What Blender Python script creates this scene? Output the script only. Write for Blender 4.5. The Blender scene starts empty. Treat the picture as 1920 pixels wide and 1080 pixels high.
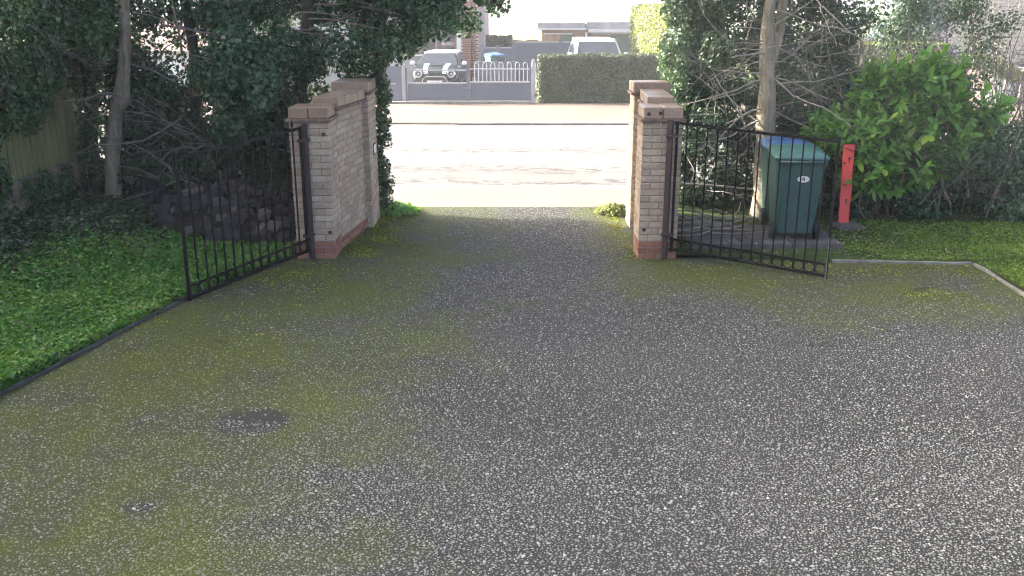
import bpy, bmesh, math, random
import numpy as np
from mathutils import Vector, Matrix, noise as mnoise

R = math.radians
rng = np.random.default_rng(11)
random.seed(11)
S = bpy.context.scene
COL = S.collection

# ------------------------------------------------------------------ camera, sky, sun, exposure
CAM_H = 2.75
PITCH = 16.67
cam = bpy.data.cameras.new('camera')
cam.sensor_width = 36.0
cam.lens = 1750.0 / 1920.0 * 36.0
cam.clip_start = 0.05
cam.clip_end = 4000.0
camo = bpy.data.objects.new('camera', cam)
camo.location = (0, 0, CAM_H)
camo.rotation_euler = (R(90 - PITCH), 0, 0)
COL.objects.link(camo)
S.camera = camo

SUN_ELEV = 21.0
SUN_LEFT = 74.0          # degrees to the left of the view direction (+Y)
sd = Vector((-math.sin(R(SUN_LEFT)) * math.cos(R(SUN_ELEV)),
             math.cos(R(SUN_LEFT)) * math.cos(R(SUN_ELEV)), math.sin(R(SUN_ELEV))))
world = bpy.data.worlds.new('World')
S.world = world
world.use_nodes = True
wn = world.node_tree.nodes
wn.clear()
sky = wn.new('ShaderNodeTexSky')
sky.sky_type = 'NISHITA'
sky.sun_disc = False
sky.sun_elevation = R(SUN_ELEV)
sky.sun_rotation = R(-SUN_LEFT)
sky.air_density = 0.3
sky.dust_density = 6.0
sky.ozone_density = 0.1
bgn = wn.new('ShaderNodeBackground')
bgn.inputs['Strength'].default_value = 0.14
won = wn.new('ShaderNodeOutputWorld')
world.node_tree.links.new(sky.outputs[0], bgn.inputs[0])
world.node_tree.links.new(bgn.outputs[0], won.inputs[0])

sun = bpy.data.lights.new('sun', 'SUN')
sun.energy = 2.8
sun.angle = R(0.53)
sun.color = (1.0, 0.94, 0.86)
suno = bpy.data.objects.new('sun', sun)
suno.rotation_euler = (-sd).to_track_quat('-Z', 'Y').to_euler()
suno.location = (-20, 10, 20)
COL.objects.link(suno)

S.view_settings.view_transform = 'Standard'
S.view_settings.look = 'None'
S.view_settings.gamma = 1.0
S.view_settings.exposure = 3.15
S.view_settings.use_curve_mapping = False
S.cycles.use_denoising = True
S.cycles.pixel_filter_type = 'BLACKMAN_HARRIS'
S.cycles.filter_width = 1.15
S.cycles.max_bounces = 6
S.cycles.diffuse_bounces = 3
S.cycles.glossy_bounces = 2
S.cycles.transmission_bounces = 4
S.cycles.volume_bounces = 0
S.cycles.sample_clamp_indirect = 6.0

# ------------------------------------------------------------------ helpers
def reseed(k):
    global rng
    rng = np.random.default_rng(k); random.seed(k)
def smooth(a, b, x):
    t = min(1.0, max(0.0, (x - a) / (b - a)))
    return t * t * (3 - 2 * t)

def tag(o, label=None, cat=None, group=None, kind=None):
    if label: o['label'] = label
    if cat: o['category'] = cat
    if group: o['group'] = group
    if kind: o['kind'] = kind
    return o

def empty(name, loc=(0, 0, 0), rz=0.0):
    o = bpy.data.objects.new(name, None)
    o.empty_display_size = 0.1
    o.location = loc
    o.rotation_euler = (0, 0, rz)
    COL.objects.link(o)
    return o

def link(name, me, mat=None, parent=None, loc=None, rot=None, scale=None):
    o = bpy.data.objects.new(name, me)
    COL.objects.link(o)
    if mat is not None and not me.materials:
        me.materials.append(mat)
    if parent is not None:
        o.parent = parent
    if loc is not None: o.location = loc
    if rot is not None: o.rotation_euler = rot
    if scale is not None: o.scale = scale
    return o

class MB:
    def __init__(self):
        self.v = []; self.f = []
    def add(self, vs, fs):
        n = len(self.v)
        self.v += [tuple(p) for p in vs]
        self.f += [tuple(i + n for i in f) for f in fs]
        return self
    def box(self, c, s, rz=0.0, M=None):
        hx, hy, hz = s[0] / 2, s[1] / 2, s[2] / 2
        co, si = math.cos(rz), math.sin(rz)
        vs = []
        for x, y, z in ((-1,-1,-1),(1,-1,-1),(1,1,-1),(-1,1,-1),(-1,-1,1),(1,-1,1),(1,1,1),(-1,1,1)):
            px, py = x * hx, y * hy
            p = Vector((c[0] + px * co - py * si, c[1] + px * si + py * co, c[2] + z * hz))
            if M is not None: p = M @ p
            vs.append(p)
        return self.add(vs, ((0,3,2,1),(4,5,6,7),(0,1,5,4),(1,2,6,5),(2,3,7,6),(3,0,4,7)))
    def bbox(self, x0, x1, y0, y1, z0, z1):
        return self.box(((x0+x1)/2, (y0+y1)/2, (z0+z1)/2), (x1-x0, y1-y0, z1-z0))
    def tube(self, pts, rad, n=6, cap=True):
        pts = [Vector(p) for p in pts]
        if not hasattr(rad, '__len__'): rad = [rad] * len(pts)
        rings = []
        up = Vector((0.123, 0.317, 0.94)).normalized()
        vs = []; fs = []
        for i, p in enumerate(pts):
            d = (pts[min(i+1, len(pts)-1)] - pts[max(i-1, 0)])
            if d.length < 1e-9: d = Vector((0, 0, 1))
            d.normalize()
            a = d.cross(up)
            if a.length < 0.05: a = d.cross(Vector((1, 0, 0)))
            a.normalize(); b = d.cross(a)
            for k in range(n):
                t = 2 * math.pi * k / n
                vs.append(p + (a * math.cos(t) + b * math.sin(t)) * rad[i])
        for i in range(len(pts) - 1):
            for k in range(n):
                k2 = (k + 1) % n
                fs.append((i*n+k, i*n+k2, (i+1)*n+k2, (i+1)*n+k))
        if cap:
            fs.append(tuple(range(n - 1, -1, -1)))
            fs.append(tuple((len(pts)-1)*n + k for k in range(n)))
        return self.add(vs, fs)
    def ring(self, c, r, rt, axis='y', n=14, m=5, M=None):
        vs = []; fs = []
        for i in range(n):
            a = 2 * math.pi * i / n
            for j in range(m):
                b = 2 * math.pi * j / m
                rr = r + rt * math.cos(b); h = rt * math.sin(b)
                if axis == 'y': p = Vector((c[0] + rr * math.cos(a), c[1] + h, c[2] + rr * math.sin(a)))
                elif axis == 'x': p = Vector((c[0] + h, c[1] + rr * math.cos(a), c[2] + rr * math.sin(a)))
                else: p = Vector((c[0] + rr * math.cos(a), c[1] + rr * math.sin(a), c[2] + h))
                if M is not None: p = M @ p
                vs.append(p)
        for i in range(n):
            for j in range(m):
                i2 = (i+1) % n; j2 = (j+1) % m
                fs.append((i*m+j, i2*m+j, i2*m+j2, i*m+j2))
        return self.add(vs, fs)
    def disc(self, c, r, axis='y', n=20, th=0.01):
        vs = []
        for s in (-th/2, th/2):
            for i in range(n):
                a = 2 * math.pi * i / n
                if axis == 'y': vs.append((c[0]+r*math.cos(a), c[1]+s, c[2]+r*math.sin(a)))
                elif axis == 'x': vs.append((c[0]+s, c[1]+r*math.cos(a), c[2]+r*math.sin(a)))
                else: vs.append((c[0]+r*math.cos(a), c[1]+r*math.sin(a), c[2]+s))
        fs = [tuple(range(n-1, -1, -1)), tuple(range(n, 2*n))]
        for i in range(n):
            j = (i+1) % n
            fs.append((i, j, n+j, n+i))
        return self.add(vs, fs)
    def mesh(self, name='mesh', smooth_sh=False):
        me = bpy.data.meshes.new(name)
        me.from_pydata(self.v, [], self.f)
        me.update()
        bm = bmesh.new(); bm.from_mesh(me)
        bmesh.ops.recalc_face_normals(bm, faces=bm.faces)
        bm.to_mesh(me); bm.free()
        if smooth_sh:
            me.polygons.foreach_set('use_smooth', [True] * len(me.polygons))
        return me
    def build(self, name, mat, parent=None, bevel=0.0, seg=1, sm=False, loc=None, rot=None):
        me = self.mesh(name, sm)
        if bevel > 0:
            bm = bmesh.new(); bm.from_mesh(me)
            es = [e for e in bm.edges if len(e.link_faces) == 2 and e.calc_face_angle(0) > 0.6]
            bmesh.ops.bevel(bm, geom=es, offset=bevel, segments=seg, affect='EDGES', clamp_overlap=True)
            bm.to_mesh(me); bm.free()
        return link(name, me, mat, parent, loc, rot)

def np_mesh(name, V, F, attr=None):
    """V (n,3), F (m,3|4) int arrays; attr = per-vertex float."""
    me = bpy.data.meshes.new(name)
    n, m, k = len(V), len(F), F.shape[1]
    me.vertices.add(n); me.vertices.foreach_set('co', np.ascontiguousarray(V, dtype=np.float32).ravel())
    me.loops.add(m * k); me.loops.foreach_set('vertex_index', np.ascontiguousarray(F, dtype=np.int32).ravel())
    me.polygons.add(m)
    me.polygons.foreach_set('loop_start', np.arange(0, m * k, k, dtype=np.int32))
    me.polygons.foreach_set('loop_total', np.full(m, k, dtype=np.int32))
    if attr is not None:
        a = me.attributes.new('tint', 'FLOAT', 'POINT')
        a.data.foreach_set('value', np.ascontiguousarray(attr, dtype=np.float32))
    me.update(calc_edges=True)
    return me

def nrm(a):
    return a / np.maximum(np.linalg.norm(a, axis=1, keepdims=True), 1e-9)

def leaf_mesh(name, P, N, length, width, tint, tip=None, fold=0.18, droop=0.12):
    """simple pointed leaves, two triangles folded along the midrib"""
    n = len(P)
    N = nrm(N)
    if tip is None:
        tip = rng.normal(size=(n, 3)); tip[:, 2] -= 0.6
    A = nrm(tip - N * np.sum(tip * N, axis=1, keepdims=True))
    B = np.cross(N, A)
    L = np.broadcast_to(length, (n,))[:, None]; W = np.broadcast_to(width, (n,))[:, None]
    base = P - A * L * .5
    left = P - A * L * .08 + B * W * .5 + N * W * fold
    tipv = P + A * L * .5 - N * L * droop
    right = P - A * L * .08 - B * W * .5 + N * W * fold
    V = np.stack([base, left, tipv, right], axis=1).reshape(-1, 3)
    i = np.arange(n)[:, None] * 4
    F = np.concatenate([i + [0, 3, 2], i + [0, 2, 1]], axis=1).reshape(-1, 3)
    return np_mesh(name, V, F, np.repeat(tint, 4))

def cloud(blobs, n, shell=0.22, jit=0.55):
    """n points on the shells of ellipsoids [(centre, radii)], with rough outward normals"""
    c = np.array([b[0] for b in blobs], float); r = np.array([b[1] for b in blobs], float)
    w = (r[:, 0] * r[:, 1] + r[:, 1] * r[:, 2] + r[:, 0] * r[:, 2]); w /= w.sum()
    k = rng.choice(len(blobs), n, p=w)
    d = nrm(rng.normal(size=(n, 3)))
    rad = 1 - np.abs(rng.normal(0, shell, n))
    P = c[k] + d * r[k] * np.clip(rad, 0.05, 1)[:, None]
    N = nrm(d / r[k]) + rng.normal(0, jit, (n, 3)) + np.array([0, 0, .25])
    return P, N

def scatter_blobs(x, y, z, n, rmin, rmax, flat=1.0):
    out = []
    for _ in range(n):
        r = random.uniform(rmin, rmax)
        out.append(((random.uniform(*x), random.uniform(*y), random.uniform(*z)),
                    (r * random.uniform(.8, 1.2), r * random.uniform(.8, 1.2) * flat, r * random.uniform(.75, 1.15))))
    return out

def vnoise(P, s=1.0):
    return np.array([mnoise.noise(Vector((p[0]*s, p[1]*s, p[2]*s))) for p in P])

# ------------------------------------------------------------------ materials
class NT:
    def __init__(self, name):
        self.m = bpy.data.materials.new(name); self.m.use_nodes = True
        self.t = self.m.node_tree; self.t.nodes.clear()
        self.out = self.t.nodes.new('ShaderNodeOutputMaterial')
        self.b = self.t.nodes.new('ShaderNodeBsdfPrincipled')
        self.t.links.new(self.b.outputs[0], self.out.inputs[0])
    def n(self, t, **k):
        nd = self.t.nodes.new(t)
        for a, v in k.items(): setattr(nd, a, v)
        return nd
    def l(self, a, b): self.t.links.new(a, b)
    def set(self, i, v):
        if hasattr(v, 'is_linked') or isinstance(v, bpy.types.NodeSocket): self.l(v, self.b.inputs[i])
        else: self.b.inputs[i].default_value = v if not isinstance(v, tuple) or len(v) == 4 else (*v, 1)
    def pos(self, obj=False):
        if obj: return self.n('ShaderNodeTexCoord').outputs['Object']
        return self.n('ShaderNodeNewGeometry').outputs['Position']
    def noise(self, vec, scale, detail=4.0, rough=.6):
        nd = self.n('ShaderNodeTexNoise'); nd.inputs['Scale'].default_value = scale
        nd.inputs['Detail'].default_value = detail; nd.inputs['Roughness'].default_value = rough
        if vec is not None: self.l(vec, nd.inputs['Vector'])
        return nd.outputs['Fac']
    def vor(self, vec, scale, feature='F1'):
        nd = self.n('ShaderNodeTexVoronoi'); nd.feature = feature; nd.inputs['Scale'].default_value = scale
        self.l(vec, nd.inputs['Vector']); return nd
    def ramp(self, fac, stops):
        nd = self.n('ShaderNodeValToRGB'); e = nd.color_ramp.elements
        while len(e) < len(stops): e.new(.5)
        for i, (p, c) in enumerate(stops):
            e[i].position = p
            e[i].color = (*c, 1) if hasattr(c, '__len__') else (c, c, c, 1)
        self.l(fac, nd.inputs[0]); return nd.outputs[0]
    def mix(self, f, a, b, mode='MIX'):
        nd = self.n('ShaderNodeMix', data_type='RGBA', blend_type=mode)
        for i, v in ((0, f), (6, a), (7, b)):
            if isinstance(v, bpy.types.NodeSocket): self.l(v, nd.inputs[i])
            elif isinstance(v, tuple): nd.inputs[i].default_value = (*v, 1)
            else: nd.inputs[i].default_value = v
        return nd.outputs[2]
    def math(self, op, a, b=0.0, c=None, clamp=False):
        nd = self.n('ShaderNodeMath', operation=op); nd.use_clamp = clamp
        for i, v in enumerate((a, b) if c is None else (a, b, c)):
            if isinstance(v, bpy.types.NodeSocket): self.l(v, nd.inputs[i])
            else: nd.inputs[i].default_value = v
        return nd.outputs[0]
    def bump(self, h, strength=.4, dist=.01):
        nd = self.n('ShaderNodeBump'); nd.inputs['Strength'].default_value = strength
        nd.inputs['Distance'].default_value = dist
        self.l(h, nd.inputs['Height']); self.l(nd.outputs[0], self.b.inputs['Normal'])
    def xyz(self, v):
        nd = self.n('ShaderNodeSeparateXYZ'); self.l(v, nd.inputs[0]); return nd.outputs
    def rand(self):
        return self.n('ShaderNodeObjectInfo').outputs['Random']
    def attr(self, name='tint'):
        nd = self.n('ShaderNodeAttribute'); nd.attribute_name = name; return nd.outputs['Fac']

def mat_plain(name, col, rough=.6, var=.25, scale=8.0, bump=0.0, metal=0.0, spec=.5, obj=True, bscale=None):
    t = NT(name)
    p = t.pos(obj)
    f = t.noise(p, scale, 5, .62)
    lo = tuple(c * (1 - var) for c in col); hi = tuple(min(.95, c * (1 + var)) for c in col)
    t.set('Base Color', t.ramp(f, [(.28, lo), (.72, hi)]))
    t.set('Roughness', rough); t.set('Metallic', metal); t.set('Specular IOR Level', spec)
    if bump: t.bump(t.noise(p, bscale or scale * 6, 4), bump, .006)
    return t.m

def mat_leaf(name, stops, rough=.42, trans=.28, spec=.5):
    t = NT(name)
    c = t.ramp(t.attr(), stops)
    t.set('Base Color', c); t.set('Roughness', rough); t.set('Specular IOR Level', spec)
    tr = t.n('ShaderNodeBsdfTranslucent')
    hs = t.n('ShaderNodeHueSaturation'); hs.inputs['Value'].default_value = 1.5; hs.inputs['Saturation'].default_value = 1.1
    hs.inputs['Hue'].default_value = .485
    t.l(c, hs.inputs['Color']); t.l(hs.outputs[0], tr.inputs[0])
    mx = t.n('ShaderNodeMixShader'); mx.inputs[0].default_value = trans
    t.l(t.b.outputs[0], mx.inputs[1]); t.l(tr.outputs[0], mx.inputs[2]); t.l(mx.outputs[0], t.out.inputs[0])
    return t.m

M = {}
M['ivy'] = mat_leaf('ivy_leaf', [(0, (.020, .062, .020)), (.45, (.050, .125, .042)), (.8, (.10, .195, .072)), (1, (.20, .27, .11))], .30, .25)
M['ivy_twiggy'] = mat_leaf('twiggy_leaf', [(0, (.026, .058, .026)), (.5, (.060, .110, .052)), (.85, (.10, .16, .075)), (1, (.17, .22, .09))], .45, .22)
M['holly'] = mat_leaf('evergreen_leaf', [(0, (.018, .055, .026)), (.5, (.050, .118, .056)), (.85, (.098, .185, .09)), (1, (.20, .27, .12))], .27, .26)
M['laurel'] = mat_leaf('laurel_leaf', [(0, (.035, .12, .018)), (.5, (.095, .265, .042)), (.85, (.165, .35, .06)), (1, (.28, .40, .07))], .34, .38)
M['grass'] = mat_leaf('grass_blade', [(0, (.022, .085, .014)), (.5, (.065, .205, .030)), (.85, (.135, .31, .05)), (1, (.25, .36, .08))], .5, .34)
M['lawngrass'] = mat_leaf('lawn_blade', [(0, (.05, .11, .012)), (.5, (.115, .235, .026)), (.85, (.19, .31, .04)), (1, (.30, .36, .07))], .5, .35)
M['groundivy'] = mat_leaf('ground_ivy_leaf', [(0, (.018, .042, .016)), (.5, (.045, .085, .034)), (.85, (.078, .118, .055)), (1, (.21, .19, .13))], .45, .15)
M['litter'] = mat_leaf('dead_leaf', [(0, (.05, .035, .022)), (.5, (.14, .10, .065)), (1, (.36, .30, .23))], .8, .1)
M['moss'] = mat_leaf('moss_tuft', [(0, (.07, .10, .01)), (.5, (.18, .22, .018)), (1, (.32, .33, .045))], .8, .2)
M['boxhedge'] = mat_leaf('clipped_hedge_leaf', [(0, (.035, .06, .032)), (.5, (.065, .10, .05)), (1, (.12, .16, .07))], .5, .12)
M['goldhedge'] = mat_leaf('gold_hedge_leaf', [(0, (.06, .085, .02)), (.5, (.12, .15, .035)), (1, (.20, .23, .06))], .5, .3)
M['conifer'] = mat_leaf('conifer_leaf', [(0, (.02, .05, .055)), (.5, (.035, .085, .085)), (1, (.07, .13, .12))], .55, .15)
M['redhedge'] = mat_leaf('russet_leaf', [(0, (.12, .07, .035)), (.5, (.22, .14, .07)), (1, (.32, .22, .11))], .6, .2)
M['farhedge'] = mat_leaf('far_hedge_leaf', [(0, (.05, .07, .035)), (.5, (.09, .115, .055)), (1, (.16, .18, .10))], .6, .2)

def bark(name, a, b):
    t = NT(name); p = t.pos()
    mp = t.n('ShaderNodeMapping'); mp.inputs['Scale'].default_value = (1, 1, .25); t.l(p, mp.inputs[0])
    f = t.noise(mp.outputs[0], 22, 6, .7)
    g = t.noise(p, 3.2, 3)
    c = t.ramp(f, [(.3, a), (.7, b)])
    c = t.mix(t.ramp(g, [(.45, 0.0), (.68, .55)]), c, (.10, .12, .04))
    t.set('Base Color', c); t.set('Roughness', .85); t.bump(f, .7, .012)
    return t.m
M['bark'] = bark('bark', (.15, .125, .085), (.38, .325, .235))
M['barkdark'] = bark('dark_bark', (.035, .03, .025), (.09, .08, .06))
M['twig'] = mat_plain('bare_twig', (.20, .185, .155), .8, .4, 6)
M['twigpale'] = mat_plain('pale_dead_stick', (.25, .235, .19), .8, .3, 9)

# --- exposed aggregate drive, moss creeping in from both sides
def moss_mask(t, p):
    x, y, z = t.xyz(p)
    nbig = t.noise(p, .9, 5, .6); nmid = t.noise(p, 4.5, 5, .65)
    left = t.math('MULTIPLY_ADD', x, -1.0, -1.0)              # -x - 1.0
    left = t.math('MULTIPLY_ADD', y, .10, t.math('ADD', left, -.28))
    r1 = t.math('MULTIPLY_ADD', x, .75, -1.55)
    r2 = t.math('MULTIPLY_ADD', y, 1.0, -8.2)
    right = t.math('MINIMUM', r1, r2)
    r3 = t.math('MULTIPLY_ADD', y, 1.1, -11.5)                # strip before the road
    edge = t.math('SUBTRACT', t.math('ABSOLUTE', t.math('ADD', x, .25)), 1.25)
    r3 = t.math('MINIMUM', t.math('MULTIPLY', edge, 1.6), t.math('ADD', r3, 2.2))
    m = t.math('MAXIMUM', t.math('MAXIMUM', left, right), r3)
    cx_ = t.math('DIVIDE', t.math('ADD', x, .35), .45); cy_ = t.math('DIVIDE', t.math('SUBTRACT', y, 10.9), 1.1)      # strip between the wheel tracks
    cen = t.math('SUBTRACT', .45, t.math('ADD', t.math('MULTIPLY', cx_, cx_), t.math('MULTIPLY', cy_, cy_)))
    m = t.math('MAXIMUM', m, cen)
    nb = t.math('MULTIPLY_ADD', nbig, 4.6, -2.3)
    nm = t.math('MULTIPLY_ADD', nmid, 1.6, -.8)
    s = t.math('ADD', t.math('MINIMUM', m, .85), t.math('ADD', nb, nm))
    for cx, cy, ax, ay in ((-1.80, 5.95, .25, .19), (.95, 6.75, .25, .09), (-2.15, 4.78, .10, .06)):      # bare tarry patches
        dx = t.math('DIVIDE', t.math('SUBTRACT', x, cx), ax); dy = t.math('DIVIDE', t.math('SUBTRACT', y, cy), ay)
        dd = t.math('ADD', t.math('MULTIPLY', dx, dx), t.math('MULTIPLY', dy, dy))
        s = t.math('SUBTRACT', s, t.math('MULTIPLY', t.math('MULTIPLY', t.math('SUBTRACT', t.math('MULTIPLY_ADD', nm, 2.2, 1.6), dd), .55, clamp=True), 1.7))
    return t.math('MULTIPLY_ADD', s, .62, .20, clamp=True), nmid

def aggregate(name, stones):
    t = NT(name); p = t.pos()
    moss, nm = moss_mask(t, p)
    big = t.noise(p, .55, 3)
    if stones:
        r = t.attr()
        c = t.ramp(r, [(0, (.08, .083, .072)), (.3, (.155, .16, .143)), (.7, (.275, .283, .255)), (1, (.50, .51, .46))])
        c = t.mix(t.ramp(big, [(.35, .30), (.65, 0.0)]), c, (.095, .095, .078))
        mcol = t.ramp(nm, [(.3, (.05, .068, .022)), (.7, (.14, .165, .055))])
        c = t.mix(t.math('MULTIPLY', moss, .76), c, mcol)
        t.set('Roughness', .55)
    else:
        v = t.vor(p, 44)
        sm = t.ramp(v.outputs['Distance'], [(.22, 1.0), (.46, 0.0)])
        nearf = t.math('MULTIPLY_ADD', t.xyz(p)[1], .34, -2.3, clamp=True)      # built stones take over on the near part
        sm = t.math('MULTIPLY', sm, nearf)
        vr = t.xyz(v.outputs['Color'])[0]
        st = t.ramp(vr, [(0, (.08, .083, .072)), (.35, (.155, .16, .143)), (.75, (.275, .283, .255)), (1, (.50, .51, .46))])
        fine = t.noise(p, 120, 3)
        bind = t.ramp(fine, [(.3, (.019, .020, .017)), (.7, (.060, .062, .053))])
        c = t.mix(sm, bind, st)
        c = t.mix(t.ramp(big, [(.35, .28), (.65, 0.0)]), c, (.07, .068, .064))
        mcol = t.ramp(t.noise(p, 130, 3, .8), [(.36, (.012, .019, .004)), (.5, (.056, .074, .012)), (.64, (.17, .195, .035))])
        c = t.mix(t.math('MULTIPLY', moss, .86), c, mcol)
        h = t.math('ADD', t.math('MULTIPLY', sm, .6), t.math('MULTIPLY', fine, .35))
        t.bump(h, .6, .008)
        t.set('Roughness', .75)
    t.set('Base Color', c); t.set('Specular IOR Level', .3 if stones else .12)
    return t.m
M['drive'] = aggregate('exposed_aggregate', False)
M['pebble'] = aggregate('aggregate_stones', True)

def ground_mat(name, a, b, c3, s=3.0, bump=.6):
    t = NT(name); p = t.pos()
    f = t.noise(p, s, 6, .65); g = t.noise(p, s * 14, 4, .7)
    c = t.ramp(f, [(.3, a), (.5, b), (.72, c3)])
    c = t.mix(t.ramp(g, [(.35, .5), (.7, 0.0)]), c, tuple(x * .4 for x in a))
    t.set('Base Color', c); t.set('Roughness', .95); t.set('Specular IOR Level', .2)
    t.bump(g, bump, .03)
    return t.m
M['soil'] = ground_mat('garden_soil', (.018, .018, .013), (.032, .032, .02), (.05, .048, .032))
M['earth'] = ground_mat('verge_earth', (.05, .055, .03), (.07, .075, .04), (.09, .08, .055), 1.0)
M['lawn'] = ground_mat('lawn_soil', (.03, .05, .012), (.05, .085, .016), (.075, .11, .024), 2.0)
M['field'] = ground_mat('field_grass', (.06, .10, .02), (.08, .125, .026), (.10, .14, .032), .05, .1)

def tarmac(name, a, b, s=60, patch=.4, worn=False):
    t = NT(name); p = t.pos()
    f = t.noise(p, s, 4, .7); g = t.noise(p, .35, 4, .6)
    mp = t.n('ShaderNodeMapping'); mp.inputs['Scale'].default_value = (.12, 1.0, 1); t.l(p, mp.inputs[0])
    st = t.noise(mp.outputs[0], 1.5, 5, .65)
    c = t.ramp(f, [(.25, a), (.75, b)])
    c = t.mix(t.ramp(st, [(.52, 0.0), (.66, patch)]), c, tuple(x * .5 for x in a))
    c = t.mix(t.ramp(g, [(.45, 0.0), (.7, .35)]), c, tuple(min(.6, x * 1.35) for x in b))
    if worn:
        # broken surface along the wheel lines: fretted holes in bands that follow the road
        y = t.xyz(p)[1]
        mp2 = t.n('ShaderNodeMapping'); mp2.inputs['Scale'].default_value = (.45, 1.0, 1); t.l(p, mp2.inputs[0])
        fr = t.noise(mp2.outputs[0], 7.0, 5, .75)
        wob = t.math('MULTIPLY_ADD', t.noise(p, .5, 3), 1.4, -.7)
        yy = t.math('ADD', y, wob)
        band = None
        for c0, hw in ((18.9, .8), (16.6, .6), (15.45, .5)):
            d = t.math('SUBTRACT', 1.0, t.math('DIVIDE', t.math('ABSOLUTE', t.math('SUBTRACT', yy, c0)), hw), clamp=True)
            band = d if band is None else t.math('MAXIMUM', band, d)
        th = t.math('MULTIPLY', t.ramp(fr, [(.50, 0.0), (.56, 1.0)]), band, clamp=True)
        c = t.mix(t.math('MULTIPLY', th, .95), c, (.022, .021, .02))
    t.set('Base Color', c); t.set('Roughness', .85); t.bump(f, .5, .01)
    return t.m
M['road'] = tarmac('worn_tarmac', (.085, .082, .078), (.145, .14, .132), worn=True)
M['footway'] = tarmac('footway_tarmac', (.115, .10, .082), (.175, .153, .127), 50, .2)
M['farfootway'] = tarmac('red_footway_tarmac', (.105, .076, .058), (.15, .112, .088), 50, .25)
M['kerb'] = mat_plain('kerb_concrete', (.20, .195, .185), .85, .3, 5, .4)
M['slab'] = mat_plain('paving_slab', (.085, .085, .075), .85, .45, 5, .5)
M['sleeper'] = mat_plain('dark_edging', (.03, .028, .03), .8, .45, 6, .6)
M['edging'] = mat_plain('weathered_edging', (.045, .046, .040), .85, .6, 5, .6)
M['edgingpale'] = mat_plain('pale_edging', (.19, .19, .16), .8, .4, 7, .4)

def brick_mat(name, a, b, c3, stain=.45, rough=.88):
    t = NT(name); p = t.pos()
    r = t.rand()
    c = t.ramp(r, [(0, a), (.5, b), (1, c3)])
    f = t.noise(p, 26, 5, .7); g = t.noise(p, 2.6, 5, .65)
    c = t.mix(t.ramp(f, [(.35, .5), (.7, 0.0)]), c, tuple(x * .55 for x in a))
    c = t.mix(t.ramp(g, [(.46, 0.0), (.72, stain)]), c, (.13, .125, .085))
    t.set('Base Color', c); t.set('Roughness', rough); t.set('Specular IOR Level', .3 if rough > .5 else .6); t.bump(f, .7, .006)
    return t.m
M['brick'] = brick_mat('buff_brick', (.42, .325, .225), (.50, .40, .29), (.57, .475, .36))
M['brickred'] = brick_mat('red_brick', (.25, .105, .065), (.33, .15, .10), (.38, .19, .13), .35)
M['coping'] = brick_mat('coping_brick', (.29, .20, .13), (.34, .245, .165), (.40, .30, .21), .5, .38)
M['mortarpale'] = mat_plain('pale_mortar', (.48, .44, .40), .95, .2, 8)
M['brickdark'] = brick_mat('far_brick', (.20, .085, .06), (.27, .12, .085), (.33, .16, .12), .2)
M['mortar'] = mat_plain('mortar', (.25, .215, .175), .95, .35, 14, .6)
M['tilecreasing'] = mat_plain('creasing_tile', (.16, .115, .085), .9, .4, 12, .5)
M['iron'] = mat_plain('black_iron', (.008, .008, .008), .6, .4, 20, .15, 0, .15)
M['ironpost'] = mat_plain('dark_hinge_post', (.035, .025, .024), .6, .4, 12, .2)
M['greybolt'] = mat_plain('galvanised_bolt', (.14, .145, .145), .5, .3, 15, 0, .6)
M['render'] = mat_plain('old_render', (.20, .175, .12), .95, .75, 5, .8)
M['stone'] = mat_plain('heap_stone', (.032, .031, .029), .92, .6, 7, .9)
M['stonepale'] = mat_plain('pale_stone', (.10, .095, .08), .92, .5, 7, .9)
M['redpaint'] = mat_plain('red_paint', (.74, .085, .07), .55, .1, 6, .1)
M['black'] = mat_plain('black_rubber', (.012, .012, .012), .75, .3, 10)
M['binplastic'] = mat_plain('bin_plastic', (.036, .098, .086), .5, .2, 5, .08)
M['binlid'] = mat_plain('bin_lid_plastic', (.055, .14, .12), .38, .2, 4, .05)
M['bluelid'] = mat_plain('blue_lid_plastic', (.06, .13, .27), .28, .25, 4, .05)
M['white'] = mat_plain('white_sheet', (.78, .78, .77), .6, .05, 8)
M['whitepaint'] = mat_plain('white_paint', (.74, .75, .76), .3, .04, 4)
M['ink'] = mat_plain('black_ink', (.01, .01, .015), .6, .1, 4)
M['greygate'] = mat_plain('grey_powder_coat', (.105, .13, .17), .55, .12, 2, .05)
M['greyrail'] = mat_plain('pale_grey_rail', (.30, .31, .33), .5, .12, 3)
M['greyfence'] = mat_plain('slate_fence_paint', (.11, .13, .165), .7, .18, 2, .1)
M['chrome'] = mat_plain('chrome', (.75, .76, .78), .12, .04, 3, 0, 1.0)
M['paintgreen'] = mat_plain('dark_green_car_paint', (.005, .017, .014), .2, .1, 2)
M['glass'] = mat_plain('dark_car_glass', (.03, .04, .05), .06, .2, 2, 0, 0, .8)
M['lamp'] = mat_plain('headlamp_lens', (.62, .66, .70), .15, .2, 9, 0, .2)
M['silver'] = mat_plain('silver_car_paint', (.62, .63, .65), .28, .04, 2, 0, .2)
M['housewall'] = mat_plain('sage_render', (.27, .30, .29), .9, .12, 2, .2)
M['bungalowwall'] = mat_plain('brown_wall', (.13, .085, .07), .9, .2, 3, .3)
M['pinkwall'] = mat_plain('pink_render', (.52, .42, .40), .9, .1, 2, .2)
M['framebrown'] = mat_plain('brown_frame', (.13, .055, .05), .6, .2, 5)
M['pane'] = mat_plain('window_glass', (.045, .055, .06), .06, .3, 1.5, 0, 0, .8)
M['rooftile'] = brick_mat('roof_tile', (.010, .011, .0125), (.015, .016, .018), (.021, .022, .025), .05)
M['pinkroof'] = mat_plain('pinkish_roof', (.30, .20, .17), .9, .25, 6, .3)
M['slatwhite'] = mat_plain('white_cladding', (.62, .66, .67), .6, .08, 3)
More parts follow.
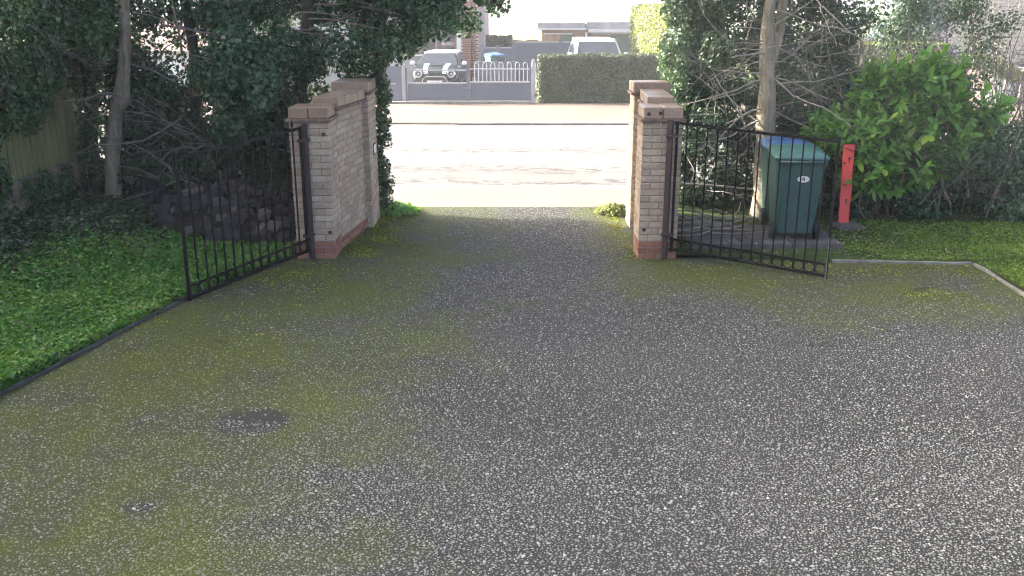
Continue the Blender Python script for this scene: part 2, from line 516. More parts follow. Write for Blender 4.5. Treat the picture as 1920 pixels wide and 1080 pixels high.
M['garagebrown'] = mat_plain('brown_timber', (.24, .155, .10), .8, .25, 3, .2)
M['garagegreen'] = mat_plain('green_door_paint', (.05, .10, .07), .7, .15, 3)
M['fascia'] = mat_plain('white_fascia', (.55, .56, .57), .7, .08, 3)
M['flatroof'] = mat_plain('felt_roof', (.26, .27, .28), .9, .2, 2)
def fence_mat():
    t = NT('fence_board'); p = t.pos(); r = t.rand()
    mp = t.n('ShaderNodeMapping'); mp.inputs['Scale'].default_value = (1, 1, .08); t.l(p, mp.inputs[0])
    f = t.noise(mp.outputs[0], 60, 4, .6); g = t.noise(p, 2.2, 4)
    c = t.ramp(r, [(0, (.24, .24, .095)), (.5, (.29, .29, .115)), (1, (.35, .345, .15))])
    c = t.mix(t.ramp(f, [(.35, .5), (.65, 0.0)]), c, (.07, .072, .03))
    c = t.mix(t.ramp(g, [(.5, 0.0), (.75, .5)]), c, (.07, .095, .03))
    t.set('Base Color', c); t.set('Roughness', .85); t.bump(f, .4, .004)
    return t.m
M['fence'] = fence_mat()

# ------------------------------------------------------------------ the setting: ground, drive, road
KERB_PTS = [(-1.0, -5.2), (1.0, -5.0), (4.0, -4.40), (6.36, -3.80), (8.7, -3.24), (10.3, -2.52), (10.4, -2.50), (13.3, -2.50)]
def kx(y):
    for (y0, x0), (y1, x1) in zip(KERB_PTS, KERB_PTS[1:]):
        if y <= y1: return x0 + (x1 - x0) * max(0, (y - y0)) / (y1 - y0)
    return KERB_PTS[-1][1]
def z_left(x, y):
    d = kx(y) - x
    return .015 + .30 * smooth(.1, 3.2, d) + .03 * mnoise.noise(Vector((x * 1.3, y * 1.3, 0)))
def z_right(x, y):
    return .02 + .12 * smooth(10.6, 13, y) + .05 * smooth(5.2, 7, x) + .015 * mnoise.noise(Vector((x * 1.7, y * 1.7, 3)))
def H(x, y):
    pts = [(28.6, 0), (31, -.03), (36, -.16), (42, -.7), (50, -1.3), (62, -1.5), (250, 1.5), (420, 2.0), (3000, 2.0)]
    if y <= pts[0][0]: z = 0.0
    else:
        z = pts[-1][1]
        for (y0, z0), (y1, z1) in zip(pts, pts[1:]):
            if y <= y1:
                z = z0 + (z1 - z0) * (y - y0) / (y1 - y0); break
    return z - 1.0 * smooth(8, 13, x) * smooth(29.5, 33, y) * (1 - smooth(60, 120, y))

def grid_sheet(name, xs, ys, zf, mat):
    V = [(x, y, zf(x, y)) for y in ys for x in xs]
    n = len(xs)
    F = [(j*n+i, j*n+i+1, (j+1)*n+i+1, (j+1)*n+i) for j in range(len(ys)-1) for i in range(n-1)]
    me = bpy.data.meshes.new(name); me.from_pydata(V, [], F); me.update()
    o = link(name, me, mat); o['kind'] = 'structure'
    return o

xs = [-1500, -600, -250, -120, -60, -30, -15, -8, 0, 4, 8, 9, 10, 11, 12, 13, 16, 30, 60, 120, 250, 600, 1500]
ys = [-60, -10, 5, 13.2, 28.45, 28.6, 29.5, 30.5, 31, 32, 33, 36, 39, 42, 46, 50, 56, 62, 80, 120, 180, 250, 420, 900, 3000]
grid_sheet('ground', xs, ys, lambda x, y: H(x, y) - (.22 if y < 28.5 else 0.0) - (.012 if y >= 28.5 and y < 29 else 0), M['earth'])
# the field is its own sheet over the ground beyond the gardens
grid_sheet('field', [-900, -300, -100, -40, -10, 0, 4, 8, 13, 30, 60, 120, 300, 900], [66, 80, 120, 180, 250, 420, 1200],
           lambda x, y: H(x, y) + .06, M['field'])

def row_sheet(name, ys, x0f, x1f, n, zf, mat):
    V = []; F = []
    for y in ys:
        a, b = x0f(y), x1f(y)
        for i in range(n + 1):
            x = a + (b - a) * i / n
            V.append((x, y, zf(x, y)))
    for j in range(len(ys) - 1):
        for i in range(n):
            F.append((j*(n+1)+i, j*(n+1)+i+1, (j+1)*(n+1)+i+1, (j+1)*(n+1)+i))
    me = bpy.data.meshes.new(name); me.from_pydata(V, [], F); me.update()
    me.polygons.foreach_set('use_smooth', [True] * len(me.polygons))
    o = link(name, me, mat); o['kind'] = 'structure'
    return o

def rx(y): return 5.18 if y < 10.16 else 1.60
row_sheet('driveway', [-1, 0, 1, 2, 3, 4, 5, 6, 7, 8, 8.7, 9.5, 10.0, 10.155, 10.165, 10.3, 10.4, 11, 12, 13.28],
          lambda y: kx(y) - .03, lambda y: 5.22 if y < 10.16 else 3.7 if y < 10.35 else 1.75, 6, lambda x, y: 0.0, M['drive'])
row_sheet('garden_bed', [i * .3 for i in range(-3, 45)] + [13.26], lambda y: -9.5, lambda y: kx(y) - .035, 26, z_left, M['soil'])
row_sheet('lawn', [i * .3 for i in range(-3, 34)] + [10.17, 10.19, 10.5] + [10.8 + .3 * i for i in range(9)],
          lambda y: 5.20 if y < 10.18 else (3.75 if y < 10.4 else 1.80), lambda y: 13.0, 26, z_right, M['lawn'])
grid_sheet('footway', [-60, -20, -2, 2, 20, 60], [13.27, 14, 14.92], lambda x, y: -.006, M['footway'])
grid_sheet('road', [-200, -60, -20, 0, 20, 60, 200], [15.03, 17, 19, 21, 23.45], lambda x, y: -.035 + .05 * (1 - ((y - 19.2) / 4.2) ** 2), M['road'])
grid_sheet('far_footway', [-60, -20, -2, 2, 20, 60], [23.58, 25, 27, 28.62], lambda x, y: .008, M['farfootway'])

kerb = empty('kerb'); kerb['kind'] = 'structure'
ks = MB().box((0, 0, 0), (.905, .12, .24)).mesh('kerb_stone'); ks.materials.append(M['kerb'])
for i in range(-9, 10):
    link('kerb_stone', ks, None, kerb, (i * .915, 14.975, -.125 + random.uniform(-.004, .004)))
kerb2 = empty('kerb'); kerb2['kind'] = 'structure'
for i in range(-10, 16):
    x = i * .915
    drop = .055 if -3.6 < x < -1.1 else 0
    link('kerb_stone', ks, None, kerb2, (x, 23.515, -.107 - drop * .5 + random.uniform(-.004, .004)))

# pale sill and dark channel at the foot of the far gates
MB().bbox(-6.5, .62, 28.40, 28.60, .0, .075).build('gate_threshold', M['kerb'], None)['kind'] = 'structure'

# stones standing proud of the drive's binder
def pebbles():
    P = []
    y = 4.05
    while y < 10.2:
        sp = .0168 + .0030 * max(0, y - 5.0)
        xm = .565 * (y * .958 + .8) + .1
        xr = np.arange(max(-xm, kx(y) + .05), min(xm, 5.1), sp)
        P.append(np.stack([xr + rng.uniform(-.45, .45, len(xr)) * sp, y + rng.uniform(-.45, .45, len(xr)) * sp], 1))
        y += sp
    P = np.concatenate(P)
    mossy = np.clip((-P[:, 0] - 1.5) * .6, 0, .75) + np.clip(np.minimum((P[:, 0] - 2.4) * .7, P[:, 1] - 8.5), 0, .6)
    far = np.clip((P[:, 1] - 7.2) / 2.8, 0, 1) * .95
    lump = vnoise(np.column_stack([P, np.zeros(len(P))]), .9)
    keep = rng.random(len(P)) > np.clip(.06 + .55 * mossy + .8 * far + .25 * np.clip(lump, -.3, 1), 0, .93)
    d = ((P[:, 0] + 1.80) / .25) ** 2 + ((P[:, 1] - 6.05) / .11) ** 2
    keep &= ~((d + 1.2 * vnoise(np.column_stack([P, np.zeros(len(P))]), 9.0) < 1) & (rng.random(len(P)) > .3))
    P = P[keep]; n = len(P)
    r = np.clip(rng.lognormal(math.log(.0072), .30, n), .0035, .0135)
    ang = rng.uniform(0, 6.28, n)[:, None] + np.arange(6)[None] * math.pi / 3 + rng.uniform(-.25, .25, (n, 6))
    st = rng.uniform(.65, 1.0, n)[:, None]; rot = rng.uniform(0, 3.14, n)[:, None]
    rr = r[:, None] * rng.uniform(.82, 1.15, (n, 6))
    ex, ey = np.cos(ang) * rr, np.sin(ang) * rr * st
    X = P[:, :1] + ex * np.cos(rot) - ey * np.sin(rot); Y = P[:, 1:] + ex * np.sin(rot) + ey * np.cos(rot)
    V = np.zeros((n, 7, 3)); V[:, :6, 0] = X; V[:, :6, 1] = Y; V[:, :6, 2] = -.001
    V[:, 6, 0] = P[:, 0] + rng.uniform(-.2, .2, n) * r; V[:, 6, 1] = P[:, 1] + rng.uniform(-.2, .2, n) * r
    V[:, 6, 2] = r * rng.uniform(.45, .8, n)
    b = np.arange(n)[:, None] * 7
    F = np.concatenate([b + [k, (k + 1) % 6, 6] for k in range(6)], 1).reshape(-1, 3)
    tint = np.clip(rng.beta(1.6, 1.9, n), 0, 1)
    me = np_mesh('driveway_stones', V.reshape(-1, 3), F, np.repeat(tint, 7))
    o = link('gravel', me, M['pebble'])
    tag(o, 'small pale stones set in the dark drive surface', 'gravel', kind='stuff')
pebbles()

# ------------------------------------------------------------------ edging along the beds
def board_between(name, a, b, h, w, mat, z=0.0):
    a = Vector((*a, z)); b = Vector((*b, z)); d = b - a
    n = max(2, int(d.length / .25)); vs = []; fs = []
    ph = random.uniform(0, 9)
    t = Vector((-d.y, d.x, 0)).normalized()
    for i in range(n + 1):
        p = a + d * i / n + t * (.035 * mnoise.noise(Vector((i * .35 + ph, 0, 0))))
        zz = h + .018 * mnoise.noise(Vector((i * .6 + ph, 4, 0)))
        for s, q in ((-1, -.04), (1, -.04), (1, zz), (-1, zz)):
            vs.append(p + t * (s * w / 2) + Vector((0, 0, q)))
    for i in range(n):
        for k in range(4):
            fs.append((i*4+k, i*4+(k+1) % 4, (i+1)*4+(k+1) % 4, (i+1)*4+k))
    fs += [(3, 2, 1, 0), (n*4, n*4+1, n*4+2, n*4+3)]
    return MB().add(vs, fs).build(name, mat, None, .006)
segs = [((-4.72, 2.4), (-4.22, 4.7)), ((-4.215, 4.72), (-3.81, 6.33)), ((-3.805, 6.35), (-3.25, 8.66)), ((-3.235, 8.68), (-2.60, 10.12))]
for k, (a, b) in enumerate(segs):
    o = board_between('edging_board', a, b, .03 + .012 * (k % 2), .03, M['edging'])
    tag(o, ['dark edging strip beside the green weeds, well short of the iron gate', 'dark edging strip beside the green weeds, well short of the iron gate',
            'dark edging strip along the weeds, ending below the open gate', 'dark edging strip under the open gate beside the brick pier'][k],
        'edging', 'edging strips along the weedy bed')
for (a, b, lb) in (((3.62, 10.20), (5.15, 10.09), 'pale timber edging between mossy drive and grass beyond the red post'),
                   ((5.16, 10.07), (5.10, 8.05), 'weathered timber edging running from the lawn corner along the drive')):
    tag(board_between('edging_board', a, b, .032, .03, M['edgingpale']), lb, 'edging')

# ------------------------------------------------------------------ brick walls with gate piers
def brick_meshes(mat, n=4, L=.215, W=.1025, Hh=.065):
    out = []
    for k in range(n):
        mb = MB().box((0, 0, 0), (L, W, Hh))
        me = mb.mesh('brick')
        bm = bmesh.new(); bm.from_mesh(me)
        bmesh.ops.bevel(bm, geom=list(bm.edges), offset=.0045, segments=1, affect='EDGES')
        for v in bm.verts:
            v.co += Vector((random.uniform(-1, 1), random.uniform(-1, 1), random.uniform(-1, 1))) * .0018
        bm.to_mesh(me); bm.free()
        me.materials.append(mat); out.append(me)
    return out
BUFF = brick_meshes(M['brick']); RED = brick_meshes(M['brickred'])
CH = .075
def put_brick(parent, x, y, z, along_x, red):
    me = random.choice(RED if red else BUFF)
    link('brick', me, None, parent, (x + random.uniform(-.002, .002), y + random.uniform(-.002, .002), z + random.uniform(-.0015, .0015)),
         (0, 0, (0 if along_x else math.pi / 2) + random.choice((0, math.pi)) + random.uniform(-.006, .006)))

def pier(root, x0, y0, nd, courses, inner, red=0, rear=False):
    """pier .44 wide in x, depth nd stretchers; only bricks on the faces one can see are objects, the rest is one rear part"""
    w = .44; d = nd * .225 - .01
    core = MB().bbox(x0 + .008, x0 + w - .008, y0 + .008, y0 + d - .008, -.1, courses * CH)
    p = core.build('pier', M['mortar'], root)
    hid = MB()
    for c in range(courses):
        z = c * CH + .0375 - .02
        L = []
        if c % 2 == 0:
            for xx in (x0 + .1075, x0 + .3325):
                L.append((xx, y0 + .051, True)); L.append((xx, y0 + d - .051, True))
            for s in (x0 + .051, x0 + w - .051):
                for k in range(nd - 1): L.append((s, y0 + .1125 + .1075 + k * .225, False))
        else:
            for s in (x0 + .051, x0 + w - .051):
                for k in range(nd): L.append((s, y0 + .1075 + k * .225, False))
            for yy in (y0 + .051, y0 + d - .051): L.append((x0 + .22, yy, True))
        for (bx, by, ax) in L:
            hx = .1075 if ax else .051; hy = .051 if ax else .1075
            front = by - hy < y0 + .01
            inn = (bx + hx > x0 + w - .01) if inner > 0 else (bx - hx < x0 + .01)
            if front or inn: put_brick(p, bx, by, z, ax, c < red)
            else: hid.box((bx, by, z), (hx * 2, hy * 2, .065))
    if hid.v:
        o = hid.build('rear_brickwork', M['brick'], p); o['kind'] = 'stuff'
    return p

def coping(root, x0, x1, y0, y1, z, along, step=.222, th=.125, over=.035, loc=None, rot=None):
    """projecting creasing tiles, then bricks on edge"""
    cr = MB()
    n = max(1, int(round(((y1 - y0) if along == 'y' else (x1 - x0)) / .17)))
    for i in range(n):
        a = i / n; b = (i + 1) / n
        e = random.uniform(-.006, .006)
        if along == 'y': cr.bbox(x0 - over + e, x1 + over + e, y0 - over + a * (y1 - y0 + 2 * over) + .003, y0 - over + b * (y1 - y0 + 2 * over) - .003, z, z + .034)
        else: cr.bbox(x0 - over + a * (x1 - x0 + 2 * over) + .003, x0 - over + b * (x1 - x0 + 2 * over) - .003, y0 - over + e, y1 + over + e, z, z + .034)
    o = cr.build('tile_creasing', M['tilecreasing'], root, .003, loc=loc, rot=rot); o['kind'] = 'stuff'
    z += .034
    n = max(1, int(round(((y1 - y0) if along == 'y' else (x1 - x0)) / step)))
    for i in range(n):
        a = i / n; b = (i + 1) / n
        e = random.uniform(-.004, .004)
        mb = MB()
        if along == 'y': mb.bbox(x0 - .012 + e, x1 + .012 + e, y0 + a * (y1 - y0) + .004, y0 + b * (y1 - y0) - .004, z, z + th + e)
        else: mb.bbox(x0 + a * (x1 - x0) + .004, x0 + b * (x1 - x0) - .004, y0 - .012 + e, y1 + .012 + e, z, z + th + e)
        mb.build('coping_brick', M['coping'], root, .008, loc=loc, rot=rot)

def gate_wall(side, label, xn, xf, xp):
    """near pier at xn (min x), panel centre xp, far pier at xf"""
    root = empty('brick_wall', (0, 0, 0))
    tag(root, label, 'wall')
    inner = 1 if side < 0 else -1
    pier(root, xn, 10.36, 2, 21, inner, red=3)
    coping(root, xn, xn + .44, 10.36, 10.80, 21 * CH - .02, 'x')
    # panel, running on a slight skew from pier to pier
    t = .215; NC = 22
    a, b = Vector((xp[0], 10.78, 0)), Vector((xp[1], 11.97, 0))
    Ln = (b - a).length; rz = math.atan2(-(b.x - a.x), b.y - a.y)
    panel = MB().bbox(-t/2 + .007, t/2 - .007, 0, Ln, -.1, NC * CH + .002).build('wall_panel', M['mortar'], root, loc=a, rot=(0, 0, rz))
    xi = inner * (t / 2 - .051)
    hid = MB()
    for c in range(NC):
        off = 0 if c % 2 == 0 else .1125
        y = .1075 - off
        while y < Ln - .05:
            if y > .05: put_brick(panel, xi, y, c * CH + .0175, False, c < 2)
            y += .225
        for k in range(5): hid.box((-xi, .12 + k * .225, c * CH + .0175), (.1025, .215, .065))
    o = hid.build('rear_brickwork', M['brick'], panel); o['kind'] = 'stuff'
    coping(root, -.14, .14, .05, Ln - .03, NC * CH - .018, 'y', .26, .118, loc=a, rot=(0, 0, rz))
    pier(root, xf, 11.95, 3 if side < 0 else 2, 23, inner, red=0)
    coping(root, xf, xf + .44, 11.95, 12.61 if side < 0 else 12.39, 23 * CH - .02, 'y', .225)
    return root
wl = gate_wall(-1, 'buff brick wall between two piers, its inner face open to the drive, coping under ivy', -2.46, -2.26, (-2.145, -1.995))
wr = gate_wall(1, 'buff brick wall and piers beside the wheelie bins, pale sky sheen on its coping', 1.44, 1.54, (1.70, 1.76))
# small iron plates and pin eyes on the pier fronts
for root, px, zz in ((wl, -2.08, 1.42), (wl, -2.07, .31), (wr, 1.50, .34), (wr, 1.50, 1.64), (wr, 1.63, 1.65)):
    MB().disc((px, 10.352, zz), .022, 'y', 8, .016).build('anchor_plate', M['ironpost'], root)
sign = empty('number_plaque', (-1.817, 12.32, .98))
tag(sign, 'small white plaque in a dark frame on the pier beside ivy', 'plaque')
MB().box((0, 0, 0), (.012, .15, .15)).build('frame', M['ironpost'], sign, .002)
MB().box((.008, 0, 0), (.006, .11, .11)).build('plate', M['white'], sign)

# ------------------------------------------------------------------ iron gates
def iron_gate(name, hinge, end, z0, z1, sag, label, bars, ring_ok=True):
    hx, hy = hinge; ex, ey = end
    d = Vector((ex - hx, ey - hy, 0)); L = d.length; rz = math.atan2(d.y, d.x)
    g = empty(name, (hx, hy, 0), rz)
    tag(g, label, 'gate', 'iron drive gates standing open')
    sh = Matrix(((1, 0, 0, 0), (0, 1, 0, 0), (-sag / L, 0, 1, 0), (0, 0, 0, 1)))
    def part(nm, mb, mat=M['iron']):
        me = mb.mesh(nm); me.transform(sh); return link(nm, me, mat, g)
    def bar(nm, xx, a, b, th):
        return part(nm, MB().box((xx, 0, (a + b) / 2), (th, th, b - a)))
    bar('hinge_stile', .03, z0 - .02, z1 + .02, .026)
    bar('end_stile', L - .012, z0 - .09, z1 + .05, .026)
    part('top_rail', MB().box((L/2, 0, z1), (L, .012, .03)))
    part('bottom_rail', MB().box((L/2, 0, z0), (L, .012, .028)))
    part('lower_rail', MB().box((L/2, 0, z0 + .125), (L, .012, .022)))
    sp = (L - .05) / bars
    bme = MB().box((0, 0, 0), (.0135, .0135, z1 - z0)).mesh('bar'); bme.materials.append(M['iron'])
    rme = MB().ring((0, 0, 0), .052, .0055, 'y', 14, 4).mesh('ring'); rme.materials.append(M['iron'])
    for i in range(bars):
        xx = .03 + (i + 1) * sp
        dz = -sag * xx / L
        if i < bars - 1: link('bar', bme, None, g, (xx, 0, (z0 + z1) / 2 + dz))
        link('ring', rme, None, g, (xx - sp / 2, 0, z0 + .068 - sag * (xx - sp / 2) / L))
    # spear finial on the second upright
    xx = .03 + sp; dz = -sag * xx / L
    vs = [(xx, 0, z1 + .13 + dz)] + [(xx + .022 * math.cos(a), .022 * math.sin(a), z1 + .05 + dz) for a in (0, 1.57, 3.14, 4.71)] + [(xx, 0, z1 + .015 + dz)]
    MB().add(vs, [(0,1,2),(0,2,3),(0,3,4),(0,4,1),(5,2,1),(5,3,2),(5,4,3),(5,1,4)]).build('spear_finial', M['iron'], g)
    # hinge post fixed on the pier, with its brackets
    MB().box((-.045, -.006, (z0 + z1) / 2 - .04), (.062, .05, z1 - z0 + .16)).build('hinge_post', M['ironpost'], g, .006)
    for zz in (z0 + .17, z1 - .14):
        MB().box((-.02, -.01, zz), (.13, .075, .035)).build('hinge', M['ironpost'], g, .004)
    # drop bolt on the closing stile
    MB().tube([(L - .012, -.022, .02 - sag), (L - .012, -.022, z0 + .42 - sag)], .009, 6).build('drop_bolt', M['greybolt'], g)
    return g
iron_gate('iron_gate', (-2.30, 10.28), (-3.17, 8.74), .12, 1.50, .10, 'black iron bar gate hung on the pier by the stone heap', 14)
iron_gate('iron_gate', (1.78, 10.29), (3.34, 9.52), .13, 1.55, .10, 'black iron bar gate standing open before the wheelie bins', 15)

# ------------------------------------------------------------------ wheelie bins, red post, slabs
def loft(sections, closed=True, caps=True):
    mb = MB(); n = len(sections[0])
    vs = [p for s in sections for p in s]; fs = []
    for i in range(len(sections) - 1):
        for k in range(n if closed else n - 1):
            k2 = (k + 1) % n
            fs.append((i*n+k, i*n+k2, (i+1)*n+k2, (i+1)*n+k))
    if caps:
        fs.append(tuple(range(n - 1, -1, -1))); fs.append(tuple((len(sections)-1)*n + k for k in range(n)))
    return mb.add(vs, fs)
def rrect(cx, cy, z, hx, hy, r, k=3, zf=None):
    out = []
    for (sx, sy, a0) in ((1, 1, 0), (-1, 1, 90), (-1, -1, 180), (1, -1, 270)):
        for i in range(k + 1):
            a = R(a0 + 90 * i / k)
            x = cx + sx * (hx - r) + r * math.cos(a); y = cy + sy * (hy - r) + r * math.sin(a)
            out.append((x, y, z if zf is None else zf(x, y)))
    return out
def text_mesh(s, size, depth=0.001):
    cu = bpy.data.curves.new('lettering', 'FONT'); cu.body = s; cu.size = size
    cu.align_x = 'CENTER'; cu.align_y = 'CENTER'; cu.extrude = depth
    ob = bpy.data.objects.new('lettering', cu); COL.objects.link(ob)
    dg = bpy.context.evaluated_depsgraph_get(); dg.update()
    me = bpy.data.meshes.new_from_object(ob.evaluated_get(dg))
    bpy.data.objects.remove(ob); bpy.data.curves.remove(cu)
    me.materials.clear()
    return me

def wheelie_bin(loc, rz, label, lidmat, number=None, s=1.0):
    b = empty('wheelie_bin', loc, rz); b.scale = (s, s, s)
    tag(b, label, 'bin', 'green wheelie bins')
    # wheel side faces -y
    body = loft([rrect(0, .02, .05, .215, .24, .03), rrect(0, .01, .30, .235, .265, .035),
                 rrect(0, 0, .62, .262, .305, .04), rrect(0, 0, .625, .266, .310, .04), rrect(0, 0, .93, .285, .345, .045),
                 rrect(0, 0, .932, .300, .362, .05), rrect(0, 0, .985, .302, .365, .05)])
    body.build('body', M['binplastic'], b, sm=False)
    # recess panels: two upright ribs on the wheel side
    for sx in (-.17, .17):
        MB().add([(sx - .012, -.262, .12), (sx + .012, -.262, .12), (sx + .012, -.346, .90), (sx - .012, -.346, .90),
                  (sx - .012, -.21, .12), (sx + .012, -.21, .12), (sx + .012, -.30, .90), (sx - .012, -.30, .90)],
                 ((0,1,2,3),(4,7,6,5),(0,4,5,1),(1,5,6,2),(2,6,7,3),(3,7,4,0))).build('rib', M['binplastic'], b)
    # domed lid
    def lz(h):
        return lambda x, y: h + .045 * (1 - (x / .31) ** 2) * (1 - ((y + .05) / .42) ** 2) + .035 * (y + .37) / .74
    lid = loft([rrect(0, .0, 0, .315, .382, .06, 3, lambda x, y: .975 + .035 * (y + .37) / .74), rrect(0, 0, 0, .318, .386, .06, 3, lambda x, y: 1.0 + .035 * (y + .37) / .74),
                rrect(0, 0, 0, .30, .365, .06, 3, lz(1.012)), rrect(0, 0, 0, .20, .25, .05, 3, lz(1.03)), rrect(0, 0, 0, .06, .08, .03, 3, lz(1.035))])
    lo = lid.build('lid', lidmat, b, sm=True)
    # handle bar and hinge lugs along the wheel side
    MB().tube([(-.25, -.40, .955), (.25, -.40, .955)], .016, 8).build('handle_bar', M['binplastic'], b, sm=True)
    for sx in (-.25, -.09, .09, .25):
        MB().box((sx, -.378, .955), (.03, .055, .045)).build('hinge_lug', M['binplastic'], b, .004)
    MB().tube([(-.26, -.20, .10), (.26, -.20, .10)], .014, 8).build('axle', M['black'], b)
    for sx in (-.262, .262):
        w = MB().tube([(sx - .028, -.20, .10), (sx - .024, -.20, .10), (sx + .024, -.20, .10), (sx + .028, -.20, .10)], [.088, .1, .1, .088], 18).build('wheel', M['black'], b)
        MB().disc((sx + (.03 if sx > 0 else -.03), -.20, .10), .05, 'x', 14, .01).build('hub', M['binplastic'], w)
    MB().bbox(-.20, .20, -.225, -.19, .045, .075).build('foot_bar', M['black'], b)
    if number:
        st = MB()
        n = 26
        T = Matrix.Translation((0, 0, 0))
        ang = math.atan2(.036, .31)
        def onface(u, w, off):
            z = .745 + w
            return (u + .035, -.312 - .035 * (z - .625) / .305 - off, z)
        vs = [onface(.078 * math.cos(2*math.pi*i/n), .048 * math.sin(2*math.pi*i/n), .003) for i in range(n)] + \
             [onface(.078 * math.cos(2*math.pi*i/n), .048 * math.sin(2*math.pi*i/n), -.004) for i in range(n)]
        st.add(vs, [tuple(range(n-1, -1, -1)), tuple(range(n, 2*n))] + [(i, (i+1) % n, n+(i+1) % n, n+i) for i in range(n)])
        so = st.build('number_sticker', M['white'], b)
        vs = []; fs = []
        for i in range(n):
            a = 2*math.pi*i/n
            vs.append(onface(.080 * math.cos(a), .050 * math.sin(a), .0045)); vs.append(onface(.071 * math.cos(a), .041 * math.sin(a), .0045))
        fs = [(2*i, 2*((i+1) % n), 2*((i+1) % n)+1, 2*i+1) for i in range(n)]
        rimo = MB().add(vs, fs).build('sticker_border', M['ink'], so)
        me = text_mesh(number, .085); me.materials.append(M['ink'])
        link('numeral', me, None, so, onface(0, 0, .0055), (math.pi / 2 - ang * 0, 0, 0))
    return b
slabs = empty('paving'); slabs['kind'] = 'structure'
smes = [MB().box((0, 0, 0), (.592, .442, .05)).mesh('paving_slab') for _ in range(1)]
sl = MB().box((0, 0, 0), (.592, .442, .07)).build('paving_slab', M['slab'], slabs, .006, loc=(2.42, 10.95, .05))
for i in range(3):
    for j in range(3):
        if i == 0 and j == 0: continue
        link('paving_slab', sl.data, None, slabs, (2.42 + i * .6, 10.95 + j * .45, .05 + random.uniform(-.006, .006)), (random.uniform(-.008, .008), random.uniform(-.008, .008), random.uniform(-.01, .01)))
wheelie_bin((3.42, 11.19, .085), R(-6), 'green wheelie bin with an oval number 4 sticker on its wheel side', M['binlid'], '4')
wheelie_bin((3.50, 11.95, .09), R(-4), 'green wheelie bin with a blue lid, half hidden behind the numbered bin', M['bluelid'], None)

rp = empty('red_post', (4.25, 11.72, .12), R(-4)); rp.rotation_euler = (R(-1), R(-1.2), R(-4))
tag(rp, 'slim bright red board post standing on a grey stone by the gate end', 'post')
prof = [(-.066, 0), (.064, 0), (.064, .28), (.072, .30), (.072, .50), (.064, .52), (.07, .98), (.06, 1.0), (-.06, 1.0), (-.066, .98)]
n = len(prof)
MB().add([(x, -.02, z) for x, z in prof] + [(x, .02, z) for x, z in prof],
         [tuple(range(n)), tuple(range(2*n-1, n-1, -1))] + [(i, n+i, n+(i+1) % n, (i+1) % n) for i in range(n)]).build('board', M['redpaint'], rp, .004)
for zz in (.27, .80):
    MB().box((.012, -.021, zz), (.012, .004, .06)).box((.012, -.0212, zz + .025), (.03, .0045, .02)).build('slot', M['ink'], rp)
MB().disc((-.045, -.022, .765), .014, 'y', 8, .01).build('bolt', M['ink'], rp)

def rock_mesh(seed, sub=2, rough=.28, sx=1.0, sy=.85, sz=.7):
    bm = bmesh.new(); bmesh.ops.create_icosphere(bm, subdivisions=sub, radius=1.0)
    o = Vector((seed * 7.3, seed * 1.7, seed * 3.1))
    for v in bm.verts:
        q = v.co.copy()
        d = 1 + rough * mnoise.noise(q * 1.1 + o) * 1.6 + rough * .4 * mnoise.noise(q * 2.7 + o)
        q = q * d
        for k in range(3): q[k] = max(-.82, min(.82, q[k])) * 1.15
        v.co = Vector((q.x * sx, q.y * sy, q.z * sz))
    me = bpy.data.meshes.new('stone'); bm.to_mesh(me); bm.free(); return me
me = rock_mesh(31, 2, .22, 1, .9, .65); me.materials.append(M['stonepale'])
tag(link('foot_stone', me, None, None, (4.28, 11.72, .03), (0, 0, .4), (.24, .21, .15)), 'rounded grey stone under the red post', 'stone')

# ------------------------------------------------------------------ vegetation helpers
def grow(mb, p, d, L, r, depth, gnarl=.25, up=.1, sides=5, kids=3, seg=6):
    p = Vector(p); d = Vector(d).normalized()
    pts = [p.copy()]; rad = [r]
    for i in range(seg):
        d = (d + Vector((random.gauss(0, gnarl), random.gauss(0, gnarl), random.gauss(0, gnarl) + up * .3))).normalized()
        p = p + d * (L / seg); pts.append(p.copy()); rad.append(r * (1 - .75 * (i + 1) / seg))
        if depth > 0 and i > 0 and random.random() < kids / seg:
            nd = (d + Vector((random.gauss(0, .7), random.gauss(0, .7), random.gauss(0, .6)))).normalized()
            grow(mb, p, nd, L * random.uniform(.4, .7), rad[-1] * .7, depth - 1, gnarl, up, max(3, sides - 1), kids, max(4, seg - 1))
    mb.tube(pts, rad, sides, cap=False)

def trunk_mesh(path, rads, n=10, lump=.12):
    # resample with lumps
    mb = MB(); pts = []; rr = []
    for i in range(len(path) - 1):
        a, b = Vector(path[i]), Vector(path[i+1])
        for k in range(5):
            f = k / 5
            p = a.lerp(b, f); r = rads[i] + (rads[i+1] - rads[i]) * f
            pts.append(p + Vector((mnoise.noise(p * 1.7), mnoise.noise(p * 1.7 + Vector((9, 0, 0))), 0)) * r * .35)
            rr.append(r * (1 + lump * mnoise.noise(p * 4)))
    pts.append(Vector(path[-1])); rr.append(rads[-1])
    return mb.tube(pts, rr, n)

